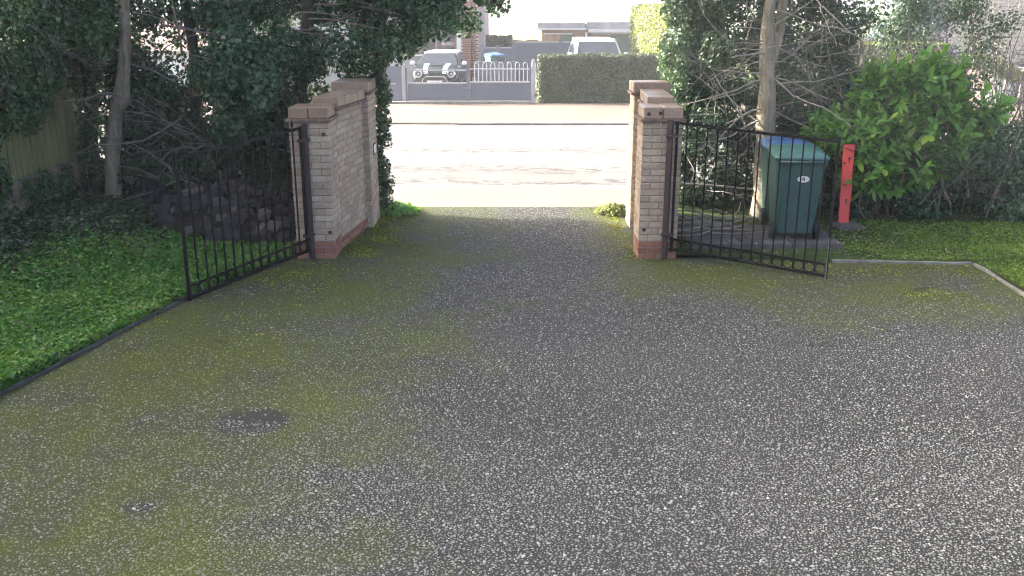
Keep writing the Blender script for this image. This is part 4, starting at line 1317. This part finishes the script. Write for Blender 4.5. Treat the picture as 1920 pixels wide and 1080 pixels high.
reseed(111)
rb = plant('ivy_bank', (5.6, 12.1, .1), 'low dark ivy bank under the laurel along the lawn', 'ivy')
base = scatter_blobs((4.5, 7.6), (12.0, 12.6), (.15, .85), 26, .25, .4) + scatter_blobs((5.7, 7.6), (11.7, 12.5), (.2, 1.25), 22, .28, .42)
fol_at(rb, 'foliage', base, 26000, .05, M['holly'], shell=.3, tmean=.42, keep=lambda P: (P[:, 1] > 11.55) & (P[:, 2] > .05))
mb = MB()
for _ in range(70):
    grow(mb, (random.uniform(4.5, 7.3), random.uniform(11.8, 12.6), random.uniform(.1, .6)), (random.gauss(0, .35), random.gauss(0, .2), 1), random.uniform(.6, 1.8), .007, 1, .13, .1, 4)
part_at(rb, mb, 'stem', M['twig'])['kind'] = 'stuff'
reseed(112)
rs = plant('bare_shrub', (6.4, 12.9, .1), 'leafless twiggy shrub rising behind the laurel', 'shrub')
mb = MB()
for _ in range(60):
    grow(mb, (random.uniform(4.2, 8.0), random.uniform(12.6, 13.1), .1), (random.gauss(0, .25), random.gauss(0, .1), 1), random.uniform(1.8, 3.4), random.uniform(.008, .02), 2, .12, .15, 4, 4)
part_at(rs, mb, 'stem', M['twig'])['kind'] = 'stuff'
base = scatter_blobs((4.3, 7.6), (12.7, 13.1), (.3, 1.5), 18, .25, .4)
base += scatter_blobs((4.3, 6.6), (12.7, 13.2), (1.5, 3.2), 16, .22, .36)
fol_at(rs, 'foliage', base, 15000, .045, M['ivy_twiggy'], shell=.45, tmean=.45)

reseed(117)
# sticks dropped beside the bins, twigs on the drive
for k in range(26):
    x, y = random.uniform(2.0, 2.85), random.uniform(10.95, 12.1)
    a = random.gauss(.1, .55); L = random.uniform(.35, 1.0)
    z0 = .10 + random.uniform(0, .14)
    pts = [Vector((-L/2, 0, 0)), Vector((-L/5, random.gauss(0, .03), random.gauss(0, .02))), Vector((L/5, random.gauss(0, .03), random.gauss(0, .02))), Vector((L/2, 0, random.gauss(0, .04)))]
    o = MB().tube(pts, [.010, .009, .007, .004], 5).build('stick', M['twigpale'], None, loc=(x, y, z0), rot=(0, random.uniform(-.12, .12), a))
    tag(o, 'pale dead stick dropped in a heap between pier and bins', 'stick', 'dead sticks beside the bins')
o = MB().tube([(-.6, 0, 0), (-.2, .02, .02), (.2, -.01, .015), (.6, .01, 0)], [.018, .017, .016, .014], 6).build('branch', M['twigpale'], None, loc=(2.62, 12.28, .48), rot=(0, R(3), R(-3)))
tag(o, 'long pale branch lying level behind the dropped sticks', 'branch')
for (x, y, a, L, lb) in ((-2.49, 7.55, -.5, .16, 'short dark twig on the mossy drive near the weeds'), (2.66, 7.45, .05, .32, 'longer dark twig lying on the drive before the bin gate'),
                         (3.66, 6.35, -.1, .12, 'tiny dark twig on bare drive beyond the moss edge'), (4.25, 9.15, .35, .34, 'brown twig lying in moss near the lawn edging'), (1.56, 5.65, 1.2, .14, 'small pale twig among the stones of the drive')):
    o = MB().tube([(-L/2, 0, .006), (-L/6, .012, .01), (L/5, -.006, .008), (L/2, .01, .006)], [.005, .005, .004, .002], 5).build('twig', M['barkdark'] if L != .14 else M['twigpale'], None, loc=(x, y, .004), rot=(0, 0, a))
    tag(o, lb, 'twig')

reseed(118)
# ------------------------------------------------------------------ across the road: gates and railings
GY = 28.72
def far_panel(name, x0, x1, label, slot=False):
    g = empty(name, ((x0 + x1) / 2, GY, 0)); w = x1 - x0; tag(g, label, 'gate')
    return g, w
g, w = far_panel('driveway_screen', -3.86, -3.26, 'solid grey fixed panel with a letter slot beside the gates')
MB().bbox(-w/2, w/2, -.03, .03, .06, 1.10).build('panel', M['greygate'], g, .006)
MB().bbox(-w/2 - .01, w/2 + .01, -.045, .045, 1.10, 1.125).build('cap', M['greyrail'], g)
MB().bbox(-.22, .06, -.042, -.03, .56, .60).build('letter_slot', M['greyrail'], g)
MB().bbox(w/2 - .05, w/2 + .03, -.05, .05, .0, 1.16).build('post', M['greyrail'], g)
def leaf_gate(x0, x1, z_top, z_mid, label):
    g = empty('driveway_gate', ((x0 + x1) / 2, GY, 0)); w = x1 - x0
    tag(g, label, 'gate', 'grey boarded gates across the road')
    n = int(w / .105); bw = (w - .1) / n
    me = MB().box((0, 0, 0), (bw - .008, .022, z_mid - .17)).mesh('board'); me.materials.append(M['greygate'])
    for i in range(n): link('board', me, None, g, (-w/2 + .05 + (i + .5) * bw, 0, .13 + (z_mid - .17) / 2))
    MB().bbox(-w/2 + .04, w/2 - .04, .004, .012, .12, z_mid - .02).build('backing', M['greygate'], g)
    MB().bbox(-w/2, w/2, -.028, .028, z_mid - .05, z_mid).build('middle_rail', M['greyrail'], g)
    MB().bbox(-w/2, w/2, -.025, .025, .085, .135).build('bottom_rail', M['greygate'], g)
    MB().bbox(-w/2, w/2, -.022, .022, z_top - .04, z_top).build('top_rail', M['greyrail'], g)
    for s in (-1, 1): MB().bbox(s * w/2 - .025, s * w/2 + .025, -.03, .03, .07, z_top + (.06 if s * x1 > 0 else .01)).build('stile', M['greygate'], g)
leaf_gate(-3.18, -1.36, .99, .62, 'grey boarded gate leaf in front of the green and white car')
leaf_gate(-1.30, .56, 1.03, .65, 'grey boarded gate leaf hung beside the clipped hedge')
o = MB().bbox(-.045, .045, -.05, .05, 0, 1.28).build('gate_post', M['greyrail'], None, .006, loc=(.64, GY, 0)); tag(o, 'tall grey post between the gate and the clipped hedge', 'post')

rl = empty('hoop_railing', (-.2, 31.2, H(0, 31.2)))
tag(rl, 'pale hoop-topped railing behind the grey gate', 'railing')
for i in range(8):
    x = -.95 + i * .265
    pts = [(x - .065, 0, .12)] + [(x + .065 * math.cos(math.pi - math.pi * k / 8), 0, 1.02 + .09 * math.sin(math.pi * k / 8)) for k in range(9)] + [(x + .065, 0, .12)]
    MB().tube(pts, .013, 6).build('hoop', M['greyrail'], rl)
for z in (.2, .88): MB().bbox(-1.1, 1.05, -.012, .012, z, z + .03).build('rail', M['greyrail'], rl)
o = MB().bbox(-1.15, 1.6, 31.6, 31.85, H(0, 31.6) - .1, .42).build('garden_wall', M['brickred'], None); tag(o, 'low brick garden wall behind the hoop railing', 'wall')
o = MB().bbox(-1.30, .15, 34.4, 34.55, H(0, 34.4) - .1, .92).build('garden_wall', M['greyfence'], None); tag(o, 'slate grey screen wall beside the brick column', 'wall')
bb = wheelie_bin((-.62, 34.95, .12), R(20), 'wheelie bin with a pale blue lid behind the grey screen wall', M['bluelid'], None)
o = MB().bbox(-1.1, .1, 34.6, 35.6, H(0, 35) - .05, .12).build('bin_stand', M['kerb'], None); tag(o, 'raised concrete stand under the far bin', 'stand')

def board_fence(x0, x1, y, z1, label, bw=.15):
    f = empty('board_fence', ((x0 + x1) / 2, y, H(x0, y))); tag(f, label, 'fence')
    w = x1 - x0; h = z1 - H(x0, y); n = int(w / bw); b = w / n
    me = MB().box((0, 0, 0), (b - .012, .02, h)).mesh('board'); me.materials.append(M['greyfence'])
    for i in range(n): link('board', me, None, f, (-w/2 + (i + .5) * b, random.uniform(-.003, .003), h / 2 - .02))
    MB().bbox(-w/2, w/2, -.03, .05, h - .03, h + .02).build('cap_rail', M['greyrail'], f)
    MB().bbox(-w/2, w/2, .013, .03, .2, h - .05).build('backing', M['greyfence'], f)
    for px in (-w/2, 0, w/2): MB().bbox(px - .05, px + .05, -.06, .06, 0, h + .1).build('post', M['greyfence'], f)
board_fence(.1, 3.9, 40.0, 1.42, 'slate grey board fence in front of the low garages')
board_fence(-1.2, .05, 38.6, 1.25, 'lower slate grey fence below the dark rounded bush')

# ------------------------------------------------------------------ hedges across the road
def box_hedge(name, x0, x1, y0, y1, z0, z1, n, size, mat, label, cat='hedge', round_=.10, seedl=.5, core=(.03, .04, .02)):
    e = plant(name, ((x0 + x1) / 2, (y0 + y1) / 2, z0), label, cat)
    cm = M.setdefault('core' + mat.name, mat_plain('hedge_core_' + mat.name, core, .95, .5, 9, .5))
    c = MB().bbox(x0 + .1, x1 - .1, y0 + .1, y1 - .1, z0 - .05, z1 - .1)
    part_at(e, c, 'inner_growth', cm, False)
    dx, dy, dz = x1 - x0, y1 - y0, z1 - z0
    areas = np.array([dx * dz, dx * dz * .3, dy * dz, dy * dz, dx * dy]); areas /= areas.sum()
    k = rng.choice(5, n, p=areas)
    u = rng.random(n); v = rng.random(n)
    P = np.zeros((n, 3)); N = np.zeros((n, 3))
    for i, (ax, sgn) in enumerate((('y', -1), ('y', 1), ('x', -1), ('x', 1), ('z', 1))):
        s = k == i
        if ax == 'y': P[s] = np.column_stack([x0 + u[s] * dx, np.full(s.sum(), y0 if sgn < 0 else y1), z0 + v[s] * dz]); N[s, 1] = sgn
        elif ax == 'x': P[s] = np.column_stack([np.full(s.sum(), x0 if sgn < 0 else x1), y0 + u[s] * dy, z0 + v[s] * dz]); N[s, 0] = sgn
        else: P[s] = np.column_stack([x0 + u[s] * dx, y0 + v[s] * dy, np.full(s.sum(), z1)]); N[s, 2] = 1
    P -= N * np.abs(rng.normal(0, .05, n))[:, None]
    P += N * (.09 * vnoise(P, 1.6) + .06 * vnoise(P, 4.5))[:, None]
    N2 = N + rng.normal(0, .55, (n, 3)); N2[:, 2] += .2
    t = np.clip(seedl + .25 * vnoise(P, 3) + rng.normal(0, .2, n), 0, 1)
    l = size * rng.uniform(.6, 1.4, n)
    o = link('foliage', leaf_mesh('foliage', P - np.array(e.location), N2, l, l * .75, t), mat, e); o['kind'] = 'stuff'
    return e
box_hedge('clipped_hedge', .80, 5.1, 28.75, 29.75, 0, 1.40, 34000, .05, M['boxhedge'], 'square clipped green hedge beside the grey gates')
box_hedge('tall_hedge', 4.75, 6.6, 30.0, 38.5, -.3, 2.85, 40000, .085, M['goldhedge'], 'tall sunlit yellow-green hedge rising behind the clipped hedge')
box_hedge('garden_hedge', 7.6, 13.2, 29.2, 30.1, -.1, 1.75, 20000, .075, M['goldhedge'], 'sunlit yellow hedge across the road beyond the laurel')
box_hedge('dark_bush', -1.25, .0, 42.0, 43.2, H(0, 42), 1.60, 7000, .07, M['boxhedge'], 'dark rounded bush behind the low slate fence', 'bush')
box_hedge('russet_hedge', .05, 1.7, 46.0, 46.8, H(0, 46), 1.25, 5000, .08, M['redhedge'], 'russet hedge beside the low garages')
# hedgerow at the far end of the field: bushes with posts between
for i in range(26):
    x = -34 + i * 3.3 + random.uniform(-.8, .8); y = 250 + random.uniform(-3, 3)
    h = random.uniform(1.6, 2.6)
    e = plant('hedgerow_bush', (x, y, H(x, y)), 'pale bush in the hedgerow closing the field', 'bush', 'bushes of the far hedgerow')
    bl = [((random.uniform(-1.4, 1.4), random.uniform(-.7, .7), random.uniform(.4, h)), (random.uniform(.6, 1.1),) * 3) for _ in range(7)]
    foliage('foliage', bl, 500, .42, M['farhedge'], e, shell=.35)

# ------------------------------------------------------------------ cars
def car(name, loc, rz, label, paint, roofmat, mirrormat, st, cab, mini=False):
    """front faces -y. st: stations (y, halfwidth, zbottom, ztop); cab: dict of cabin sizes"""
    c = empty(name, loc, rz); tag(c, label, 'car')
    def ztop(y, x):
        for a, b in zip(st, st[1:]):
            if a[0] <= y <= b[0]:
                f = (y - a[0]) / (b[0] - a[0]); zt = a[3] + (b[3] - a[3]) * f; w = a[1] + (b[1] - a[1]) * f; break
        q = min(1, abs(x) / w)
        return zt + .045 * (1 - (q / .85) ** 2) if q < .85 else zt - (q - .85) * .6
    secs = []
    for (y, w, zb, zt) in st:
        h = zt - zb
        half = [(w * .55, zb), (w * .90, zb + .02), (w * .985, zb + h * .25), (w, zb + h * .5), (w * .985, zb + h * .8), (w * .94, zt - .03), (w * .85, zt), (w * .5, zt + .03), (0, zt + .045)]
        ring = [(x, y, z) for x, z in half] + [(-x, y, z) for x, z in half[-2::-1]]
        secs.append(ring)
    loft(secs).build('body', paint, c, sm=True)
    b = cab
    base = rrect(0, (b['y0'] + b['y1']) / 2, b['z0'], b['w0'], (b['y1'] - b['y0']) / 2, .12)
    topz = b['z1']
    topr = rrect(0, (b['ty0'] + b['ty1']) / 2, topz, b['w1'], (b['ty1'] - b['ty0']) / 2, .10)
    crown = rrect(0, (b['ty0'] + b['ty1']) / 2, topz + .03, b['w1'] * .8, (b['ty1'] - b['ty0']) / 2 * .85, .10)
    loft([base, topr]).build('cabin', paint, c, sm=False)
    lipr = rrect(0, (b['ty0'] + b['ty1']) / 2, topz - .045, b['w1'] + .035, (b['ty1'] - b['ty0']) / 2 + .06, .12)
    topr2 = rrect(0, (b['ty0'] + b['ty1']) / 2, topz + .008, b['w1'] + .012, (b['ty1'] - b['ty0']) / 2 + .02, .12)
    loft([lipr, topr2, crown]).build('roof', roofmat, c, sm=True)
    # windscreen, side and rear panes standing just proud of the cabin
    def quad(nm, pts, off, mat):
        pts = [Vector(p) for p in pts]
        nn = (pts[1] - pts[0]).cross(pts[3] - pts[0]).normalized()
        if nn.dot(Vector(off)) < 0: nn.negate()
        vs = [p + nn * .012 for p in pts] + [p - nn * .02 for p in pts]
        return MB().add(vs, ((0,1,2,3),(7,6,5,4),(0,4,5,1),(1,5,6,2),(2,6,7,3),(3,7,4,0))).build(nm, mat, c)
    def lerp(a, bq, f): return a + (bq - a) * f
    f0, f1 = .06, .86
    def sl(f): return lerp(b['y0'], b['ty0'], f), lerp(b['w0'], b['w1'], f), lerp(b['z0'], b['z1'], f)
    (ya, wa, za), (yb, wb, zb_) = sl(f0), sl(f1)
    ws = quad('windscreen', [(-(wa - .09), ya, za), (wa - .09, ya, za), (wb - .075, yb, zb_), (-(wb - .075), yb, zb_)], (0, -1, .3), M['glass'])
    for s in (-1, 1):
        quad('side_window', [(s * wa, ya + .28, za), (s * wa, b['y1'] - .45, za), (s * wb, b['ty1'] - .2, zb_), (s * wb, yb + .22, zb_)], (s, 0, .3), M['glass'])
        m = MB(); m.add(*[(lambda S_: (S_.v, S_.f))(loft([rrect(s * (b['w0'] + .13), ya + .12, za + .05 + q, .085 * k, .05 * k, .03 * k) for q, k in ((-.065, .5), (-.05, .9), (0, 1), (.05, .9), (.07, .5))]))][0])
        mo = m.build('door_mirror', mirrormat, c, sm=True)
        MB().box((s * (b['w0'] + .03), ya + .14, za + .0), (.1, .05, .035)).build('mirror_arm', M['black'], mo)
        for yy in (st[0][0] + .72, st[-1][0] - .68):
            wv = MB().tube([(s * (b['w0'] + .055 - .2), yy, .31), (s * (b['w0'] + .045), yy, .31)], .31, 22).build('wheel', M['black'], c)
            MB().disc((s * (b['w0'] + .048), yy, .31), .20, 'x', 18, .012).build('rim', M['greyrail'], wv)
    ry0, ry1 = lerp(b['y1'], b['ty1'], .12), lerp(b['y1'], b['ty1'], .85)
    quad('rear_window', [(-(wa - .12), ry0, lerp(b['z0'], b['z1'], .12)), (wa - .12, ry0, lerp(b['z0'], b['z1'], .12)), (wb - .1, ry1, zb_), (-(wb - .1), ry1, zb_)], (0, 1, .3), M['glass'])
    w1 = st[1][1]
    hz = b.get('lz', .70)
    for s in (-1, 1):
        lamp = MB().disc((s * (w1 - .16), .055, hz), .125, 'y', 22, .12).build('headlight', M['lamp'], c)
        MB().ring((s * (w1 - .16), -.006, hz), .128, .018, 'y', 22, 6).build('chrome_ring', M['chrome'], lamp)
        MB().ring((s * (w1 - .16), -.008, hz), .062, .022, 'y', 16, 5).build('lamp_ring', M['ink'], lamp)
    # grille and plate
    zg = b.get('gz', .50)
    gr = MB().add([(-.44, -.022, zg - .16), (.44, -.022, zg - .16), (.40, -.012, zg + .02), (.30, -.006, zg + .075), (-.30, -.006, zg + .075), (-.40, -.012, zg + .02)] +
                  [(-.44, .2, zg - .16), (.44, .2, zg - .16), (.40, .2, zg + .02), (.30, .2, zg + .075), (-.30, .2, zg + .075), (-.40, .2, zg + .02)],
                  ((0,1,2,3,4,5), (11,10,9,8,7,6), (0,6,7,1), (1,7,8,2), (2,8,9,3), (3,9,10,4), (4,10,11,5), (5,11,6,0))).build('grille', M['ink'], c)
    MB().tube([(-.46, -.03, zg - .17), (-.43, -.025, zg - .02), (-.33, -.02, zg + .08), (.33, -.02, zg + .08), (.43, -.025, zg - .02), (.46, -.03, zg - .17)], .022, 6).build('chrome_surround', M['chrome'], gr)
    pl = MB().box((0, -.05, zg - .10), (.52, .012, .115)).build('number_plate', M['white'], c)
    tm = text_mesh('BJ18 KVR', .088); tm.materials.append(M['ink'])
    link('plate_lettering', tm, None, pl, (0, -.058, zg - .10), (math.pi / 2, 0, 0))
    MB().bbox(-.70, .70, -.035, .2, zg - .34, zg - .19).build('lower_bumper', paint, c, .03)
    if mini:
        for s in (-1, 1):
            vs = []
            yy = [.03, .07, .16, .3, .5, .7, .9, 1.0]
            for i, y in enumerate(yy):
                f = i / (len(yy) - 1)
                for x in (s * (.255 + .05 * f), s * (.395 + .09 * f)): vs.append((x, y, ztop(y, x) + .012))
            MB().add(vs, [(2*i, 2*i+1, 2*i+3, 2*i+2) for i in range(len(yy) - 1)]).build('bonnet_stripe', M['whitepaint'], c)
        MB().bbox(-.20, .20, .52, .70, ztop(.6, 0) - .02, ztop(.6, 0) + .03).build('bonnet_scoop', M['ink'], c, .01)
        for s in (-1, 1): MB().disc((s * .30, -.045, zg - .03), .02, 'y', 10, .01).build('badge', M['chrome'], gr)
    MB().box((0, st[0][0] + .02, hz + .0), (.02, .01, .01)).build('bonnet_badge', M['chrome'], c)
    MB().tube([(0, b['ty1'] - .15, topz + .02), (0, b['ty1'] - .05, topz + .10)], .012, 5).build('aerial', M['ink'], c)
    return c
mini_st = [(0.0, .62, .26, .60), (.05, .74, .20, .72), (.18, .81, .18, .82), (.45, .85, .18, .90), (.9, .865, .18, .955), (1.15, .87, .18, .97), (3.1, .87, .18, .98), (3.55, .83, .22, .96), (3.8, .70, .30, .88)]
car('parked_car', (-2.72, 33.6, H(-2.7, 34) - .05), R(-3), 'dark green hatchback with white roof, mirrors and bonnet stripes behind the gate', M['paintgreen'], M['whitepaint'], M['whitepaint'],
    mini_st, dict(y0=1.0, y1=3.7, z0=.94, w0=.81, ty0=1.66, ty1=3.4, z1=1.37, w1=.57, lz=.71, gz=.52), True)
suv_st = [(0.0, .70, .34, .80), (.06, .84, .28, .92), (.25, .92, .26, 1.02), (.8, .95, .26, 1.10), (1.25, .96, .26, 1.14), (3.9, .96, .26, 1.16), (4.4, .92, .30, 1.12), (4.6, .80, .4, 1.0)]
car('parked_car', (3.18, 33.8, H(3, 34) + .06), R(1), 'pale silver off-road car seen over the clipped hedge', M['silver'], M['silver'], M['silver'],
    suv_st, dict(y0=1.25, y1=4.5, z0=1.10, w0=.90, ty0=2.05, ty1=4.3, z1=1.70, w1=.72, lz=.86, gz=.68))

# ------------------------------------------------------------------ buildings across the road
hs = empty('house', (-5.2, 40.0, H(-5, 40)))
tag(hs, 'sage rendered house with a brick corner column behind the hatchback', 'house')
hz0 = -.9
part_at(hs, MB().bbox(-12, -2.0, 40.0, 48, hz0, 4.6), 'wall', M['housewall'], False)
part_at(hs, MB().bbox(-1.995, -1.15, 40.5, 48, hz0, 4.6), 'side_wall', M['pinkwall'], False)
col_ = part_at(hs, MB().bbox(-2.06, -1.40, 39.75, 40.35, hz0, 3.9), 'corner_column', M['mortarpale'], False)
bm_ = MB().box((0, 0, 0), (.205, .06, .055)).mesh('brick'); bm_.materials.append(M['brickdark'])
hl = Vector(hs.location)
for c in range(42):
    for k in range(3):
        off = .1125 if c % 2 else 0
        x = -2.06 + .11 + k * .225 - off + .02
        if x < -2.0: x = -1.99
        if -1.79 < x < -1.72 and c % 2 == 9: continue
        link('brick', bm_, None, col_, (x, 39.745, hz0 + .9 + c * .072 + .04))
part_at(hs, MB().tube([(-1.70, 39.68, hz0), (-1.70, 39.68, 4.2)], .045, 10), 'downpipe', M['framebrown'])
part_at(hs, MB().bbox(-2.28, -2.09, 39.80, 40.0, hz0, 3.0), 'door_post', M['slatwhite'], False)
w_ = part_at(hs, MB().bbox(-4.30, -3.18, 39.96, 40.02, .93, 1.98), 'window', M['framebrown'], False)
for x0, x1 in ((-4.24, -3.80), (-3.72, -3.24)):
    MB().bbox(x0, x1, 39.945, 39.965, 1.0, 1.92).build('pane', M['pane'], w_)
MB().bbox(-4.36, -3.12, 39.88, 40.0, .86, .925).build('sill', M['slatwhite'], w_)
w2 = part_at(hs, MB().bbox(-3.10, -2.34, 39.96, 40.02, .3, 1.98), 'door', M['framebrown'], False)
MB().bbox(-3.02, -2.42, 39.945, 39.965, 1.1, 1.9).build('pane', M['pane'], w2)
for z in (2.15, 2.45): part_at(hs, MB().bbox(-4.7, -2.3, 39.6, 40.0, z, z + .06), 'canopy_board', M['framebrown'], False)
rf = MB().add([(-12.4, 39.5, 4.5), (-.8, 39.5, 4.5), (-.8, 48.5, 4.5), (-12.4, 48.5, 4.5), (-9, 44, 7.5), (-4, 44, 7.5)],
              ((0,1,5,4),(1,2,5),(2,3,4,5),(3,0,4),(3,2,1,0)))
part_at(hs, rf, 'roof', M['rooftile'], False)

ga = empty('garage_block', (4.2, 52, H(4, 52)))
tag(ga, 'low flat-roofed garages with brown and green doors at the field edge', 'garage')
gz0 = -1.5
part_at(ga, MB().bbox(1.6, 8.5, 52, 58, gz0, 1.66), 'wall', M['garagebrown'], False)
part_at(ga, MB().bbox(1.3, 3.95, 51.6, 58.3, 1.66, 1.74), 'fascia', M['fascia'], False)
part_at(ga, MB().bbox(1.35, 3.9, 51.7, 58.2, 1.745, 2.02), 'roof_slab', M['flatroof'], False)
part_at(ga, MB().bbox(4.1, 8.8, 51.5, 58.3, 1.52, 1.68), 'fascia', M['fascia'], False)
part_at(ga, MB().bbox(4.0, 8.9, 51.8, 58.4, 1.685, 2.06), 'roof_slab', M['flatroof'], False)
for x0, x1, m_ in ((1.75, 2.55, 'garagebrown'), (2.62, 3.2, 'garagegreen'), (4.3, 5.15, 'garagebrown'), (5.25, 7.3, 'garagegreen')):
    d_ = part_at(ga, MB().bbox(x0, x1, 51.93, 51.99, gz0 + .2, 1.40), 'door', M[m_], False)
    MB().bbox(x0 - .05, x1 + .05, 51.95, 51.995, 1.41, 1.48).build('lintel', M['fascia'], d_)
part_at(ga, MB().bbox(2.95, 3.4, 53.0, 53.5, 2.02, 2.42), 'chimney', M['fascia'], False)
part_at(ga, MB().tube([(3.98, 51.75, 1.55), (3.98, 51.75, -.5)], .05, 8), 'downpipe', M['fascia'])

# right-hand bungalow: roof slope faces the drive
rh_ = empty('bungalow', (17.5, 36, -1.2)); tag(rh_, 'bungalow with a dark plain-tiled roof beyond the laurel', 'house')
ex, ez, rxx, rzz = 15.9, 1.02, 21.0, 4.55
part_at(rh_, MB().bbox(16.3, 25.5, 27.9, 45, -1.4, 1.0), 'wall', M['bungalowwall'], False)
sl_len = math.hypot(rxx - ex, rzz - ez); ux, uz = (rxx - ex) / sl_len, (rzz - ez) / sl_len
rfo = MB().add([(ex, 27.5, ez - .12), (rxx, 27.5, rzz - .12), (26, 27.5, ez - .12), (ex, 45.4, ez - .12), (rxx, 45.4, rzz - .12), (26, 45.4, ez - .12)],
               ((0,1,4,3),(1,2,5,4),(0,2,1),(3,4,5),(0,3,5,2)))
roofp = part_at(rh_, rfo, 'roof', M['rooftile'], False)
cm = MB(); g_ = .22; nr = int(sl_len / g_)
V = []; F = []; tl = []
for r_ in range(nr):
    n_t = int(17.9 / .20)
    for k in range(n_t):
        y0 = 27.5 + k * .20 + (.1 if r_ % 2 else 0) + .006; y1 = y0 + .188
        s0 = r_ * g_; s1 = s0 + g_ + .03
        lift = .035 + random.uniform(-.006, .006)
        b_ = len(V)
        for (s, yy, h) in ((s0, y0, lift), (s0, y1, lift), (s1, y1, .006), (s1, y0, .006), (s0, y0, -.02), (s0, y1, -.02)):
            V.append((ex + ux * s - uz * h, yy, ez - .10 + uz * s + ux * h))
        F += [(b_, b_+1, b_+2, b_+3), (b_, b_+4, b_+5, b_+1)]
cm.add(V, F)
me = bpy.data.meshes.new('tiles'); me.from_pydata(cm.v, [], cm.f); me.update()
o = link('tile_courses', me, M['rooftile'], rh_); o.location = -Vector(rh_.location); o['kind'] = 'stuff'
part_at(rh_, MB().bbox(ex - .12, ex + .02, 27.5, 45.4, ez - .14, ez - .02), 'gutter', M['fascia'], False)
w_ = part_at(rh_, MB().bbox(16.24, 16.31, 30.4, 32.4, -.35, .82), 'window', M['fascia'], False)
for y0 in (30.5, 31.45): MB().bbox(16.22, 16.25, y0, y0 + .85, -.27, .75).build('pane', M['pane'], w_)

# white-clad garage glimpsed through the left-hand trees
lg = empty('clad_garage', (-12.0, 34, -.3)); tag(lg, 'white slatted outbuilding with a pinkish roof glimpsed through the evergreens', 'garage')
part_at(lg, MB().bbox(-13.4, -10.4, 34.05, 38, -.5, 1.35), 'wall', M['slatwhite'], False)
me = MB().box((0, 0, 0), (2.96, .05, .13)).mesh('slat'); me.materials.append(M['slatwhite'])
for i in range(11): link('slat', me, None, lg, (.1, .02, -.1 + i * .16 + .05), (R(-14), 0, 0))
part_at(lg, MB().add([(-13.8, 33.7, 1.32), (-10.1, 33.7, 1.32), (-10.1, 38.4, 1.32), (-13.8, 38.4, 1.32), (-13.6, 36, 2.5), (-10.3, 36, 2.5)],
                     ((0,1,5,4),(1,2,5),(2,3,4,5),(3,0,4),(3,2,1,0))), 'roof', M['pinkroof'], False)

# columnar conifer by the bungalow
reseed(113)
cf = plant('conifer', (12.9, 30.6, -.3), 'blue-green columnar conifer in front of the bungalow roof', 'tree')
part_at(cf, trunk_mesh([(12.9, 30.6, -.4), (12.9, 30.6, 2.5), (12.9, 30.6, 6.0)], [.16, .11, .03]), 'trunk', M['barkdark'])
bl = [((12.9 + random.gauss(0, .28 * (1 - z / 7)), 30.6 + random.gauss(0, .28 * (1 - z / 7)), .8 + z), (1.0 * (1 - z / 7.5) + .12,) * 2 + (.5,)) for z in np.arange(0, 5.8, .16)]
fol_at(cf, 'crown', bl, 15000, .10, M['conifer'], shell=.25)
# sunlit arching shrub under the bungalow eaves
reseed(114)
sa = plant('arching_shrub', (14.4, 29.3, -.3), 'sunlit yellow shrub arching below the bungalow eaves', 'shrub')
bl = [((13.2 + 2.2 * f, 29.3, .45 + .75 * math.sin(math.pi * (.25 + .6 * f))), (.32, .35, .24)) for f in np.linspace(0, 1, 12)]
fol_at(sa, 'foliage', bl, 4200, .085, M['goldhedge'], shell=.3, tmean=.7)
mb = MB()
for f in np.linspace(0, 1, 9): grow(mb, (13.2 + 2.2 * f, 29.3, -.3), (0, 0, 1), 1.2, .02, 1, .1, .2, 5)
part_at(sa, mb, 'stem', M['barkdark'])['kind'] = 'stuff'

# house added out of view to keep the low sun off the drive
nb = empty('sun_blocking_house', (-13.5, 4, 0)); tag(nb, "unseen house added beyond the board fence to shade the drive", 'house')
part_at(nb, MB().bbox(-17.5, -9.8, -6, 13.6, -.2, 4.9), 'wall', M['brick'], False)
part_at(nb, MB().add([(-17.9, -6.4, 4.8), (-9.4, -6.4, 4.8), (-9.4, 14, 4.8), (-17.9, 14, 4.8), (-13.6, -6.4, 8.2), (-13.6, 14, 8.2)],
                     ((0,4,5,3),(1,2,5,4),(0,1,4),(3,5,2),(3,2,1,0))), 'roof', M['rooftile'], False)

# ------------------------------------------------------------------ haze volume added to veil the distance
hv = NT('added_haze'); hv.t.nodes.remove(hv.b)
pv_ = hv.n('ShaderNodeVolumePrincipled'); pv_.inputs['Color'].default_value = (.93, .96, 1, 1)
pv_.inputs['Density'].default_value = .0014; pv_.inputs['Anisotropy'].default_value = .2
hv.l(pv_.outputs[0], hv.out.inputs['Volume'])
hz = MB().bbox(-320, 320, -30, 420, -3.0, 9.2).build('haze', hv.m); tag(hz, 'thin haze volume added to fade the road and field', 'haze', kind='stuff')
